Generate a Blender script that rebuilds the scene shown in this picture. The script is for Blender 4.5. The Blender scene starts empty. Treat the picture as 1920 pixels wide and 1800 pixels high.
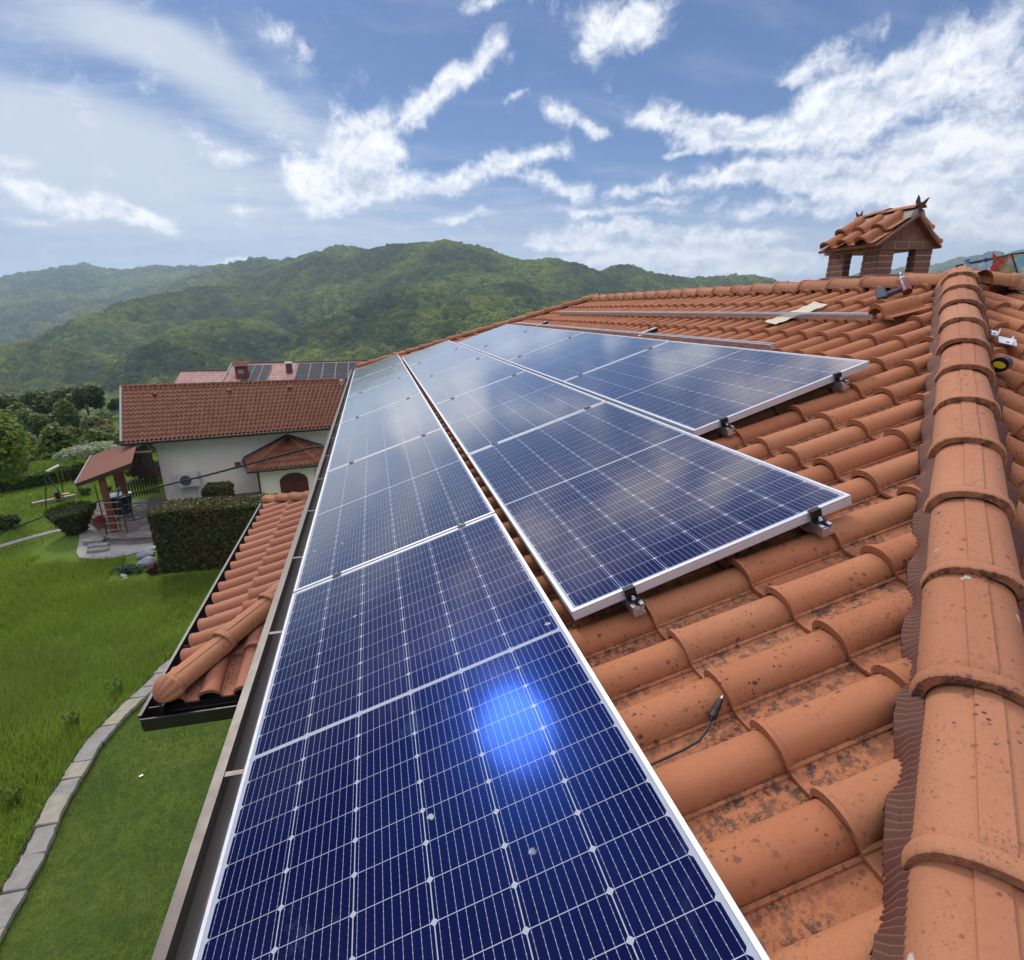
import bpy, bmesh, math, random
import numpy as np
from mathutils import Matrix, Vector
R = math.radians
random.seed(7); rng = np.random.default_rng(7)
scn = bpy.context.scene
COL = scn.collection

# ------------------------------------------------------------------ camera
cd = bpy.data.cameras.new('camera'); cam = bpy.data.objects.new('camera', cd); COL.objects.link(cam)
CR = ((0.9789045552, -0.2034035220, -0.0193100749), (-0.0807256356, -0.2982114790, -0.9510800626), (0.1876954685, 0.9325754238, -0.3083404539))
CW = (0.471, -2.512, 1.271)
cam.matrix_world = Matrix(((CR[0][0], -CR[1][0], -CR[2][0], CW[0]), (CR[0][1], -CR[1][1], -CR[2][1], CW[1]),
                           (CR[0][2], -CR[1][2], -CR[2][2], CW[2]), (0, 0, 0, 1)))
cd.sensor_width = 36; cd.lens = 36 * 1043.37 / 1920
cd.shift_x = (960 - 922.87) / 1920; cd.shift_y = (915.39 - 900) / 1920
cd.clip_start = .05; cd.clip_end = 12000
scn.camera = cam
# ------------------------------------------------------------------ light
SUN_EL, SUN_AZ = 40.0, -17.75          # azimuth from +Y towards +X
sd = bpy.data.lights.new('sun', 'SUN'); sd.energy = 1.1; sd.angle = R(7); sd.color = (1, .94, .84)
so = bpy.data.objects.new('sun', sd); COL.objects.link(so)
sdir = Vector((math.sin(R(SUN_AZ)) * math.cos(R(SUN_EL)), math.cos(R(SUN_AZ)) * math.cos(R(SUN_EL)), math.sin(R(SUN_EL))))
so.rotation_euler = sdir.to_track_quat('Z', 'Y').to_euler(); so.location = (0, 0, 30)
scn.view_settings.view_transform = 'Standard'; scn.view_settings.look = 'None'
scn.view_settings.gamma = 1; scn.view_settings.exposure = 0.82
try:
    scn.cycles.use_denoising = True; scn.cycles.denoiser = 'OPENIMAGEDENOISE'
except Exception: pass
scn.cycles.max_bounces = 6; scn.cycles.diffuse_bounces = 2; scn.cycles.glossy_bounces = 3
scn.cycles.transmission_bounces = 4; scn.cycles.transparent_max_bounces = 6; scn.cycles.volume_bounces = 0
scn.cycles.caustics_reflective = False; scn.cycles.caustics_refractive = False

# ------------------------------------------------------------------ node helpers
class NT:
    def __init__(s, tree): s.t = tree; s.n = tree.nodes; s.l = tree.links
    def new(s, typ, **kw):
        n = s.n.new(typ)
        for k, v in kw.items(): setattr(n, k, v)
        return n
    def put(s, sock, v):
        if v is None: return
        if isinstance(v, bpy.types.NodeSocket): s.l.new(v, sock)
        else:
            if isinstance(v, (tuple, list)) and len(v) == 3 and sock.type == 'RGBA': v = (*v, 1)
            sock.default_value = v
    def math(s, op, a, b=None, c=None, clamp=False):
        n = s.new('ShaderNodeMath', operation=op); n.use_clamp = clamp
        s.put(n.inputs[0], a); s.put(n.inputs[1], b); s.put(n.inputs[2], c); return n.outputs[0]
    def vmath(s, op, a, b=None, out=0):
        n = s.new('ShaderNodeVectorMath', operation=op); s.put(n.inputs[0], a)
        if b is not None:
            if op == 'SCALE': s.put(n.inputs[3], b)
            else: s.put(n.inputs[1], b)
        return n.outputs[out]
    def mix(s, f, a, b, mode='MIX'):
        n = s.new('ShaderNodeMix', data_type='RGBA', blend_type=mode); n.clamp_factor = True
        s.put(n.inputs[0], f); s.put(n.inputs[6], a); s.put(n.inputs[7], b); return n.outputs[2]
    def noise(s, vec, scale, detail=4, rough=.55, dist=0, out=0, dim='3D'):
        n = s.new('ShaderNodeTexNoise', noise_dimensions=dim)
        s.put(n.inputs['Vector'], vec); n.inputs['Scale'].default_value = scale; n.inputs['Detail'].default_value = detail
        n.inputs['Roughness'].default_value = rough; n.inputs['Distortion'].default_value = dist
        return n.outputs[out]
    def vor(s, vec, scale, out='Distance', feat='F1', rnd=1):
        n = s.new('ShaderNodeTexVoronoi', feature=feat); s.put(n.inputs['Vector'], vec)
        n.inputs['Scale'].default_value = scale; n.inputs['Randomness'].default_value = rnd; return n.outputs[out]
    def mr(s, v, a, b, c=0, d=1, smooth=False):
        n = s.new('ShaderNodeMapRange'); n.clamp = True
        if smooth: n.interpolation_type = 'SMOOTHSTEP'
        s.put(n.inputs[0], v)
        for i, k in enumerate((a, b, c, d)): s.put(n.inputs[i + 1], k)
        return n.outputs[0]
    def attr(s, name, out='Fac', typ='GEOMETRY'):
        n = s.new('ShaderNodeAttribute', attribute_name=name, attribute_type=typ); return n.outputs[out]
    def sep(s, v):
        n = s.new('ShaderNodeSeparateXYZ'); s.put(n.inputs[0], v); return n.outputs
    def comb(s, x, y, z):
        n = s.new('ShaderNodeCombineXYZ'); s.put(n.inputs[0], x); s.put(n.inputs[1], y); s.put(n.inputs[2], z); return n.outputs[0]
    def bump(s, h, strength=.3, dist=.01, normal=None):
        n = s.new('ShaderNodeBump'); s.put(n.inputs['Height'], h); n.inputs['Strength'].default_value = strength
        n.inputs['Distance'].default_value = dist; s.put(n.inputs['Normal'], normal); return n.outputs[0]
    def mapping(s, v, loc=(0, 0, 0), rot=(0, 0, 0), scale=(1, 1, 1), typ='POINT'):
        n = s.new('ShaderNodeMapping', vector_type=typ); s.put(n.inputs[0], v)
        n.inputs[1].default_value = loc; n.inputs[2].default_value = rot; n.inputs[3].default_value = scale; return n.outputs[0]

def mat(name):
    m = bpy.data.materials.new(name); m.use_nodes = True; m.node_tree.nodes.clear()
    return m, NT(m.node_tree)
def bsdf(nt, color, rough=.6, metal=0.0, normal=None, spec=.5, **kw):
    b = nt.new('ShaderNodeBsdfPrincipled'); nt.put(b.inputs['Base Color'], color); nt.put(b.inputs['Roughness'], rough)
    nt.put(b.inputs['Metallic'], metal); nt.put(b.inputs['Normal'], normal); nt.put(b.inputs['Specular IOR Level'], spec)
    for k, v in kw.items(): nt.put(b.inputs[k], v)
    return b.outputs[0]
def out(nt, sh):
    o = nt.new('ShaderNodeOutputMaterial'); nt.l.new(sh, o.inputs[0])
def objco(nt): return nt.new('ShaderNodeTexCoord').outputs['Object']
def geopos(nt): return nt.new('ShaderNodeNewGeometry').outputs['Position']

_sm = {}
def simple(name, c, rough=.6, metal=0.0, var=.25, scale=8, bump=0.0, spec=.5):
    """plain material with gentle noise variation"""
    if name in _sm: return _sm[name]
    m, nt = mat(name); co = objco(nt)
    n = nt.noise(co, scale, 5, .6)
    col = nt.mix(n, tuple(k * (1 - var) for k in c), tuple(min(1, k * (1 + var)) for k in c))
    nrm = nt.bump(nt.noise(co, scale * 6, 3), bump, .01) if bump else None
    r = nt.mr(n, .2, .8, max(.02, rough - .08), min(1, rough + .08))
    out(nt, bsdf(nt, col, r, metal, nrm, spec)); _sm[name] = m; return m

# ------------------------------------------------------------------ world
def build_world():
    w = bpy.data.worlds.new('World'); scn.world = w; w.use_nodes = True; w.node_tree.nodes.clear(); nt = NT(w.node_tree)
    sky = nt.new('ShaderNodeTexSky'); sky.sky_type = 'NISHITA'; sky.sun_disc = False
    sky.sun_elevation = R(SUN_EL); sky.sun_rotation = R(SUN_AZ); sky.altitude = 300; sky.air_density = 1.0; sky.dust_density = .6; sky.ozone_density = 2.5
    d = nt.new('ShaderNodeTexCoord').outputs['Generated']
    dn = nt.vmath('NORMALIZE', d); x, y, z = nt.sep(dn)
    az = nt.math('MULTIPLY', nt.math('ARCTAN2', x, y), 57.2958)
    el = nt.math('MULTIPLY', nt.math('ARCSINE', z), 57.2958)
    P = nt.comb(az, el, 0.0)
    zz = nt.math('ADD', nt.math('MAXIMUM', z, 0.0), .13)
    L = nt.comb(nt.math('DIVIDE', x, zz), nt.math('DIVIDE', y, zz), 0.0)      # flat cloud layer seen in perspective
    Pw0 = nt.vmath('ADD', P, nt.vmath('SCALE', nt.vmath('SUBTRACT', nt.noise(P, .22, 4, .62, out=1), (.5, .5, .5)), 3.4))
    def blobs(lst, src, k=1.5):
        acc = None
        for a, e, ra, re, rot, wgt in lst:
            sv = src if acc is None else nt.vmath('ADD', src, nt.comb(0.0, 0.0, acc))      # keeps the shader evaluation sequential
            v = nt.mapping(sv, (a, e, 0), (0, 0, R(rot)), (ra, re, 1e6), 'TEXTURE')
            g = nt.mr(nt.vmath('LENGTH', v, out=1), 0, k, wgt, 0, True)
            acc = g if acc is None else nt.math('ADD', acc, g)
        return acc
    CUM = nt.math('MINIMUM', nt.math('MULTIPLY', blobs(CUMULUS, Pw0), nt.mr(el, 3, 11, 1.75, 1.0)), .52); VEIL = blobs(VEILS, P, 1.9); CLEAR = blobs(CLEARS, P)
    warp = nt.noise(L, 1.6, 3, .5, out=1)
    Lw = nt.vmath('ADD', L, nt.vmath('SCALE', nt.vmath('SUBTRACT', warp, (.5, .5, .5)), .4))
    n1 = nt.noise(Lw, 3.0, 7, .64)
    Pw = nt.vmath('ADD', P, nt.vmath('SCALE', nt.vmath('SUBTRACT', nt.noise(P, .30, 4, .62, out=1), (.5, .5, .5)), 3.0))
    n3 = nt.noise(Pw, .42, 7, .66)
    n4 = nt.noise(nt.vmath('ADD', Pw, (-.20, .60, 0.0)), .42, 5, .62); n5 = nt.noise(nt.mapping(Pw, (3, 7, 0), scale=(.8, 1.3, 1)), .26, 3, .6)
    hi = nt.mr(el, 24, 30, 0, .10); lowz = nt.mr(el, 25, 28, 1, 0)
    dens = nt.math('ADD', nt.math('ADD', nt.math('MULTIPLY', n1, .40), nt.math('MULTIPLY', n3, .85)), nt.math('SUBTRACT', CUM, nt.math('MULTIPLY', nt.math('MULTIPLY', CLEAR, .4), lowz)))
    dens = nt.math('ADD', dens, hi)
    cum = nt.mr(dens, .64, 1.14, 0, 1, True)
    sh = nt.math('MULTIPLY', nt.math('SUBTRACT', n3, n4), 2.2)
    thick = nt.math('MULTIPLY', nt.mr(dens, .92, 1.22, 0, 1), nt.mr(n5, .36, .66, .05, 1.0))
    lit = nt.math('SUBTRACT', nt.math('ADD', 1.02, sh), nt.math('MULTIPLY', thick, .95), clamp=True)
    ccol = nt.mix(lit, CLOUD_DARK, CLOUD_LIGHT)
    st = nt.noise(nt.mapping(Lw, (0, 0, 0), (0, 0, R(35)), (1, 3.2, 1)), 1.3, 7, .64)
    veil = nt.mr(nt.math('ADD', nt.math('MULTIPLY', st, 1.1), VEIL), .52, 1.40, 0, .92, True)
    grad = nt.mix(nt.mr(el, 0, 30, 0, 1), GRAD_LOW, GRAD_HIGH)
    skyc = nt.mix(.72, nt.mix(1.0, sky.outputs[0], SKY_TINT, 'MULTIPLY'), grad)
    haze = nt.mr(el, -1, 11, .9, 0, True)
    c = nt.mix(haze, skyc, HAZE_COL)
    c = nt.mix(veil, c, VEIL_COL)
    c = nt.mix(nt.math('MULTIPLY', cum, .94), c, ccol)
    pt = nt.mr(nt.noise(nt.mapping(L, (4.3, 1.7, 0), (0, 0, R(25)), (1, 1.6, 1)), 4.4, 5, .58, .4), .48, .58, 0, .94, True)
    c = nt.mix(nt.math('MULTIPLY', pt, nt.mr(el, 22.5, 28, 0, 1, True)), c, (8.8, 7.6, 6.8))
    gl = nt.vmath('DOT_PRODUCT', dn, tuple(sdir), out=1)      # bright veiled cloud around the sun, above the picture
    c = nt.vmath('SCALE', c, nt.math('ADD', nt.math('ADD', 1.0, nt.mr(el, 22, 42, 0, 1.5, True)), nt.math('MULTIPLY', nt.mr(gl, .88, 1.0, 0, .6, True), nt.mr(el, 20, 28, 0, 1, True))))  # whole sky above the picture brightened to add light on ground and panels
    bg = nt.new('ShaderNodeBackground'); nt.l.new(c, bg.inputs[0]); bg.inputs[1].default_value = SKY_STRENGTH
    o = nt.new('ShaderNodeOutputWorld'); nt.l.new(bg.outputs[0], o.inputs[0])
    w.cycles.sampling_method = 'MANUAL'; w.cycles.sample_map_resolution = 1024
GRAD_LOW = (1.3, 2.3, 4.3); GRAD_HIGH = (.33, .80, 2.15)
SKY_STRENGTH = .080
SKY_TINT = (.40, .54, .76)
VEIL_COL = (4.7, 5.2, 6.0); HAZE_COL = (4.7, 5.4, 6.3)
CLOUD_LIGHT = (8.2, 8.3, 8.5); CLOUD_DARK = (2.9, 3.6, 4.9)
CUMULUS = [(-4.7, 11.6, 2.7, 1.93, 2, 0.36), (-2.6, 10.8, 3.46, 2.47, 2, 0.34), (0.4, 12.5, 2.57, 2.81, 16, 0.34), (-1.3, 14.4, 2.05, 1.73, 2, 0.34), (2.9, 15.1, 3.26, 1.46, 21, 0.36), (6.3, 16.9, 2.34, 1.41, 35, 0.36), (8.7, 18.5, 2.32, 1.21, 40, 0.36), (11.6, 20.2, 2.76, 1.09, 34, 0.38), (13.6, 20.3, 1.01, 1.36, -2, 0.2), (3.2, 13.4, 1.51, 0.8, 1, 0.34), (-3.3, 8.8, 2.78, 0.94, 11, 0.22), (4.0, 11.2, 2.88, 1.46, 0, 0.32), (1.1, 10.5, 2.85, 1.68, 1, 0.3), (7.4, 11.0, 2.68, 1.05, 10, 0.28), (10.8, 11.6, 2.93, 1.17, 19, 0.34), (14.3, 12.5, 2.9, 1.23, 23, 0.36), (17.6, 13.0, 1.91, 0.89, 8, 0.34), (16.7, 10.8, 2.43, 0.76, -7, 0.34), (19.6, 10.2, 2.41, 0.85, 12, 0.3), (-11.0, 12.6, 2.56, 0.83, -4, 0.3), (-6.6, 14.4, 0.95, 0.45, 3, 0.2), (-10.2, 8.5, 1.11, 0.57, -18, 0.24), (-8.7, 8.4, 0.7, 0.37, 2, 0.18), (8.8, 8.2, 3.48, 0.53, 4, 0.28), (-0.7, 19.4, 1.5, 0.41, -12, 0.16), (-5.3, 20.5, 2.94, 1.17, -30, 0.2), (14.3, 17.3, 1.78, 0.37, -7, 0.26), (22.8, 21.2, 4.83, 1.79, -5, 0.3), (20.7, 20.3, 1.34, 2.01, -4, 0.28), (24.5, 21.3, 2.6, 1.6, 25, 0.28), (11.2, 23.2, 1.8, 0.63, -1, 0.28), (33.0, 20.5, 0.87, 0.28, 17, 0.16), (18.5, 15.7, 2.71, 0.95, -13, 0.3), (20.9, 14.4, 2.1, 0.54, -18, 0.28), (25.6, 15.2, 2.24, 1.05, 10, 0.34), (29.5, 13.8, 4.78, 1.21, -13, 0.36), (33.7, 13.0, 4.54, 1.31, -6, 0.36), (38.8, 12.9, 5.33, 1.8, 2, 0.36), (41.1, 14.3, 5.05, 1.87, 6, 0.38), (44.3, 15.0, 4.69, 1.94, 5, 0.38), (39.2, 17.2, 3.67, 1.14, 15, 0.3), (48.3, 16.0, 3.93, 2.7, 18, 0.4), (49.7, 10.9, 4.81, 3.62, 0, 0.38), (45.2, 9.9, 6.78, 2.13, -3, 0.34), (36.8, 16.1, 1.54, 0.61, 2, 0.3), (28.3, 12.4, 2.0, 0.39, 5, 0.28), (31.9, 10.3, 5.6, 1.04, 1, 0.38), (38.1, 9.7, 5.89, 1.23, -6, 0.36), (24.4, 10.0, 2.8, 0.59, 7, 0.34), (27.7, 8.9, 2.74, 0.42, 1, 0.26), (43.9, 8.0, 5.31, 1.5, -6, 0.3), (21.6, 8.5, 6.26, 0.43, -3, 0.22), (36.0, 7.6, 6.6, 0.73, -5, 0.2), (20.7, 6.3, 4.41, 1.17, 8, 0.3), (25.5, 6.5, 3.78, 1.06, -8, 0.28), (31.5, 5.8, 3.56, 0.95, -3, 0.26), (35.8, 5.5, 2.93, 0.93, -4, 0.26), (18.7, 5.4, 3.48, 0.74, -2, 0.22), (28.0, 4.6, 9.33, 0.72, -3, 0.26), (36.9, 3.4, 6.25, 0.86, -3, 0.28), (22.3, 3.9, 7.88, 0.65, -2, 0.22), (32.7, 2.7, 8.92, 0.54, -2, 0.24), (51.3, 4.4, 3.59, 1.08, -5, 0.26), (-24.6, 9.1, 4.82, 0.92, -1, 0.22), (-20.9, 8.0, 5.31, 1.05, -8, 0.3), (-17.8, 7.4, 2.66, 0.71, -11, 0.28), (-25.2, 10.8, 3.44, 0.54, -2, 0.2), (-25.1, 7.0, 3.54, 0.36, 4, 0.16), (-11.5, 4.2, 2.59, 0.26, 1, 0.22), (49.0, 6.7, 5.03, 2.15, -6, 0.2)]
VEILS = [(-22.4, 13.4, 10.89, 2.34, -5, 0.75), (-12.8, 18.1, 10.06, 1.64, -21, 0.55), (-19.5, 19.0, 8.81, 1.81, -1, 0.35), (-4.3, 18.3, 5.18, 1.04, -41, 0.25), (-16.2, 9.8, 16.19, 3.44, 4, 0.45), (-1.6, 7.1, 23.8, 3.09, 1, 0.45), (-24.4, 9.8, 7.06, 2.1, 6, 0.45), (38.9, 3.7, 20.07, 2.53, -3, 0.4), (50.0, 9.3, 6.02, 6.76, -9, 0.3), (-7.2, 16.0, 8.49, 1.8, -26, 0.3)]
CLEARS = [(11.0, 16.1, 2.84, 1.7, -1, 0.3), (21.7, 17.9, 3.62, 0.89, -4, 0.3), (31.2, 17.0, 4.58, 2.08, 8, 0.5), (34.8, 19.7, 7.38, 2.21, 1, 0.55), (14.8, 21.3, 3.18, 1.65, -2, 0.3), (15.7, 14.9, 2.37, 0.97, -2, 0.3), (7.5, 21.1, 4.09, 1.99, 0, 0.35), (4.2, 20.0, 4.08, 1.36, 1, 0.3), (24.2, 12.5, 4.15, 1.4, 6, 0.42), (21.4, 12.2, 1.41, 1.01, -3, 0.3), (33.9, 11.5, 3.74, 0.46, -1, 0.25), (7.5, 13.4, 3.36, 0.88, 0, 0.34), (1.6, 20.3, 4.01, 2.02, 2, 0.2)]
build_world()
#WORLD_END

# ------------------------------------------------------------------ mesh helpers
class MB:
    def __init__(s): s.v = []; s.f = []; s.m = []
    def add(s, verts, faces, mi=0, M=None):
        o = len(s.v)
        for p in verts:
            s.v.append(tuple(M @ Vector(p)) if M is not None else tuple(p))
        for f in faces: s.f.append(tuple(i + o for i in f)); s.m.append(mi)
        return s
    def box(s, lo, hi, mi=0, M=None, bev=0.0):
        x0, y0, z0 = lo; x1, y1, z1 = hi
        if bev <= 0:
            vs = [(x0, y0, z0), (x1, y0, z0), (x1, y1, z0), (x0, y1, z0), (x0, y0, z1), (x1, y0, z1), (x1, y1, z1), (x0, y1, z1)]
            return s.add(vs, [(0, 3, 2, 1), (4, 5, 6, 7), (0, 1, 5, 4), (1, 2, 6, 5), (2, 3, 7, 6), (3, 0, 4, 7)], mi, M)
        b = bev; bm = bmesh.new(); bmesh.ops.create_cube(bm, size=1)
        for v in bm.verts: v.co = Vector(((x0 + x1) / 2 + v.co.x * (x1 - x0), (y0 + y1) / 2 + v.co.y * (y1 - y0), (z0 + z1) / 2 + v.co.z * (z1 - z0)))
        bmesh.ops.bevel(bm, geom=bm.edges[:], offset=b, segments=1, affect='EDGES')
        bm.verts.index_update(); s.add([v.co[:] for v in bm.verts], [[v.index for v in f.verts] for f in bm.faces], mi, M); bm.free(); return s
    def loft(s, rings, mi=0, M=None, closed=True, cap=True):
        n = len(rings[0]); vs = [p for r in rings for p in r]; fs = []
        for i in range(len(rings) - 1):
            for j in range(n if closed else n - 1):
                k = (j + 1) % n; fs.append((i * n + j, i * n + k, (i + 1) * n + k, (i + 1) * n + j))
        if cap and closed:
            fs.append(tuple(reversed(range(n)))); fs.append(tuple(range((len(rings) - 1) * n, len(rings) * n)))
        return s.add(vs, fs, mi, M)
    def tube(s, pts, r, seg=8, mi=0, M=None, cap=True):
        pts = [Vector(p) for p in pts]; rs = r if isinstance(r, (list, tuple)) else [r] * len(pts); rings = []
        up = Vector((0, 0, 1)); prev = None
        for i, p in enumerate(pts):
            t = (pts[min(i + 1, len(pts) - 1)] - pts[max(i - 1, 0)]).normalized()
            if prev is None:
                a = t.cross(up)
                if a.length < 1e-3: a = t.cross(Vector((1, 0, 0)))
            else: a = prev - t * prev.dot(t)
            a.normalize(); prev = a; b = t.cross(a)
            rings.append([tuple(p + (a * math.cos(2 * math.pi * k / seg) + b * math.sin(2 * math.pi * k / seg)) * rs[i]) for k in range(seg)])
        return s.loft(rings, mi, M, True, cap)
    def lathe(s, prof, seg=16, mi=0, M=None):
        rings = [[(r * math.cos(2 * math.pi * k / seg), r * math.sin(2 * math.pi * k / seg), z) for k in range(seg)] for r, z in prof]
        return s.loft(rings, mi, M)
    def prism(s, poly, a, b, axis='y', mi=0, M=None):
        def P(p, t):
            return (p[0], t, p[1]) if axis == 'y' else ((t, p[0], p[1]) if axis == 'x' else (p[0], p[1], t))
        n = len(poly)
        vs = [P(p, a) for p in poly] + [P(p, b) for p in poly]
        fs = [tuple(range(n)), tuple(reversed(range(n, 2 * n)))] + [(i, i + n, (i + 1) % n + n, (i + 1) % n) for i in range(n)]
        return s.add(vs, fs, mi, M)
    def mesh(s, name, mats, smooth=None, fix=True):
        me = bpy.data.meshes.new(name); me.from_pydata(s.v, [], s.f)
        for m in (mats if isinstance(mats, (list, tuple)) else [mats]): me.materials.append(m)
        me.polygons.foreach_set('material_index', s.m)
        if fix:
            bm = bmesh.new(); bm.from_mesh(me); bmesh.ops.recalc_face_normals(bm, faces=bm.faces[:]); bm.to_mesh(me); bm.free()
        if smooth is not None:
            me.polygons.foreach_set('use_smooth', [True] * len(me.polygons)); me.set_sharp_from_angle(angle=R(smooth))
        me.update(); return me
    def build(s, name, mats, parent=None, smooth=None, M=None, fix=True):
        o = bpy.data.objects.new(name, s.mesh(name, mats, smooth, fix)); COL.objects.link(o)
        if parent is not None: o.parent = parent
        if M is not None: o.matrix_local = M
        return o
def tag(o, label=None, cat=None, group=None, kind=None):
    if label: o['label'] = label
    if cat: o['category'] = cat
    if group: o['group'] = group
    if kind: o['kind'] = kind
    return o
def thing(name, label, cat, M=None, group=None):
    o = bpy.data.objects.new(name, None); COL.objects.link(o); o.empty_display_size = .1
    if M is not None: o.matrix_world = M
    return tag(o, label, cat, group)
def copy_tree(o, parent=None):
    c = o.copy(); COL.objects.link(c)
    if parent is not None: c.parent = parent
    for ch in list(o.children): copy_tree(ch, c)
    return c
def npmesh(name, V, F, mats, parent=None, smooth=None, attrs=None, M=None):
    """fast mesh from numpy arrays; F is (n,k)"""
    me = bpy.data.meshes.new(name); V = np.asarray(V, np.float32); F = np.asarray(F, np.int32)
    me.vertices.add(len(V)); me.vertices.foreach_set('co', V.ravel())
    me.loops.add(F.size); me.loops.foreach_set('vertex_index', F.ravel())
    me.polygons.add(len(F)); me.polygons.foreach_set('loop_start', np.arange(0, F.size, F.shape[1], dtype=np.int32))
    me.polygons.foreach_set('loop_total', np.full(len(F), F.shape[1], np.int32))
    for m in (mats if isinstance(mats, (list, tuple)) else [mats]): me.materials.append(m)
    me.update(calc_edges=True)
    for k, a in (attrs or {}).items():
        at = me.attributes.new(k, 'FLOAT', 'POINT'); at.data.foreach_set('value', np.asarray(a, np.float32))
    if smooth is not None:
        me.polygons.foreach_set('use_smooth', [True] * len(me.polygons))
        if smooth < 179: me.set_sharp_from_angle(angle=R(smooth))
    me.validate(); o = bpy.data.objects.new(name, me); COL.objects.link(o)
    if parent is not None: o.parent = parent
    if M is not None: o.matrix_local = M
    return o
def T(x, y, z): return Matrix.Translation((x, y, z))
def RZ(a): return Matrix.Rotation(R(a), 4, 'Z')
def RX(a): return Matrix.Rotation(R(a), 4, 'X')
def RY(a): return Matrix.Rotation(R(a), 4, 'Y')
def fbm(x, y, scale, octv=4, seed=0):
    """value noise, numpy"""
    x = np.asarray(x, float) / scale; y = np.asarray(y, float) / scale; tot = np.zeros(np.broadcast(x, y).shape); amp = 1; s = 0
    for o in range(octv):
        xi = np.floor(x).astype(np.int64); yi = np.floor(y).astype(np.int64); fx = x - xi; fy = y - yi
        fx = fx * fx * (3 - 2 * fx); fy = fy * fy * (3 - 2 * fy)
        def h(a, b):
            k = (a * 374761393 + b * 668265263 + (seed + o) * 974634777) & 0xffffffff
            k = ((k ^ (k >> 13)) * 1274126177) & 0xffffffff
            return ((k ^ (k >> 16)) & 0xffff) / 65535.0
        tot += amp * ((h(xi, yi) * (1 - fx) + h(xi + 1, yi) * fx) * (1 - fy) + (h(xi, yi + 1) * (1 - fx) + h(xi + 1, yi + 1) * fx) * fy - .5)
        s += amp; amp *= .5; x = x * 2.03 + 5.2; y = y * 2.03 + 1.7
    return tot / s * 2
# ------------------------------------------------------------------ materials
def mat_terracotta(name, base, dirt_shade=1.0, spots=1.0, lichen=.0):
    m, nt = mat(name); co = geopos(nt)
    tint = nt.attr('tint'); low = nt.attr('low')
    big = nt.noise(co, 3.0, 4, .6); med = nt.noise(co, 14, 6, .65); fine = nt.noise(co, 120, 4, .7)
    b = base
    c = nt.mix(big, (b[0] * .88, b[1] * .80, b[2] * .74), (b[0] * 1.10, b[1] * 1.13, b[2] * 1.14))
    c = nt.mix(nt.mr(tint, 0, 1, 0, .72), c, (b[0] * .74, b[1] * .62, b[2] * .58))
    c = nt.mix(nt.mr(nt.math('FRACT', nt.math('MULTIPLY', tint, 7.31)), .7, 1, 0, .35), c, (b[0] * 1.12, b[1] * 1.35, b[2] * 1.45))
    c = nt.mix(nt.mr(fine, .42, .75, 0, .30), c, (b[0] * .62, b[1] * .50, b[2] * .45))
    # grey-green weathering in broad patches
    c = nt.mix(nt.math('MULTIPLY', nt.mr(med, .55, .78, 0, .45), nt.mr(big, .4, .65, 0, 1)), c, (b[0] * .62, b[1] * .72, b[2] * .75))
    # speckles: small dark spots with random size
    region = nt.mr(nt.noise(co, 2.3, 3, .6), .38, .58, 0, 1)
    wob = nt.vmath('ADD', co, nt.vmath('SCALE', nt.vmath('SUBTRACT', nt.noise(co, 60, 2, .5, out=1), (.5, .5, .5)), .012))
    v1 = nt.mr(nt.vor(wob, 62), .20, .29, 1, 0); k1 = nt.mr(nt.noise(co, 26, 2), .50, .60, 0, 1)
    v2 = nt.mr(nt.vor(wob, 26), .15, .22, 1, 0); k2 = nt.mr(nt.noise(co, 9, 2), .54, .60, 0, 1)
    v3 = nt.mr(nt.vor(wob, 130), .20, .32, 1, 0); k3 = nt.mr(nt.noise(co, 11, 3), .46, .60, 0, 1)
    sp = nt.math('MAXIMUM', nt.math('MULTIPLY', v1, k1), nt.math('MAXIMUM', nt.math('MULTIPLY', v2, k2), nt.math('MULTIPLY', nt.math('MULTIPLY', v3, k3), .75)))
    sp = nt.math('MULTIPLY', sp, nt.mr(region, 0, 1, .15 * spots, .92 * spots))
    c = nt.mix(sp, c, (.055, .038, .032))
    # black crust in the pans, spread further to paint deeper shade between rows
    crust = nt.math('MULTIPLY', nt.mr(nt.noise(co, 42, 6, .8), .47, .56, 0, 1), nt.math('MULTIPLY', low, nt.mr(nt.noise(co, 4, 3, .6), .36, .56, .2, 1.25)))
    c = nt.mix(nt.math('MULTIPLY', crust, .76 * dirt_shade, clamp=True), c, (.04, .032, .028))
    if lichen:
        lv = nt.math('MULTIPLY', nt.mr(nt.vor(wob, 13), .10, .14, 1, 0), nt.mr(nt.noise(co, 4, 2), .56, .6, 0, 1))
        c = nt.mix(nt.math('MULTIPLY', lv, lichen), c, (.55, .55, .45))
    hgt = nt.math('ADD', nt.math('MULTIPLY', fine, .5), nt.math('MULTIPLY', sp, -.5))
    out(nt, bsdf(nt, c, .82, 0, nt.bump(hgt, .25, .003), .3)); return m
TC = (.425, .174, .080)
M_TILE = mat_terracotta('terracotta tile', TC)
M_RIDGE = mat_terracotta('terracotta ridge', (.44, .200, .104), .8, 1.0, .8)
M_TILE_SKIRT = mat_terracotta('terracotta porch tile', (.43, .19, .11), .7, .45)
M_ALU = simple('anodised aluminium', (.62, .63, .65), .34, .85, .08, 30)
M_ALU2 = simple('bright aluminium frame', (.66, .68, .71), .40, .35, .05, 20)
M_BLACK = simple('black anodised clamp', (.012, .012, .014), .35, .3)
M_STEEL = simple('stainless bolt', (.6, .6, .6), .25, 1)
M_GUT = simple('brown coated gutter', (.085, .066, .056), .45, .2, .25, 12)
M_GUTIN = simple('gutter inside grey brown', (.15, .135, .12), .6, .1, .25, 5)
M_GUTB = simple('dark gutter', (.022, .018, .017), .4, .2, .25, 12)
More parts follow.
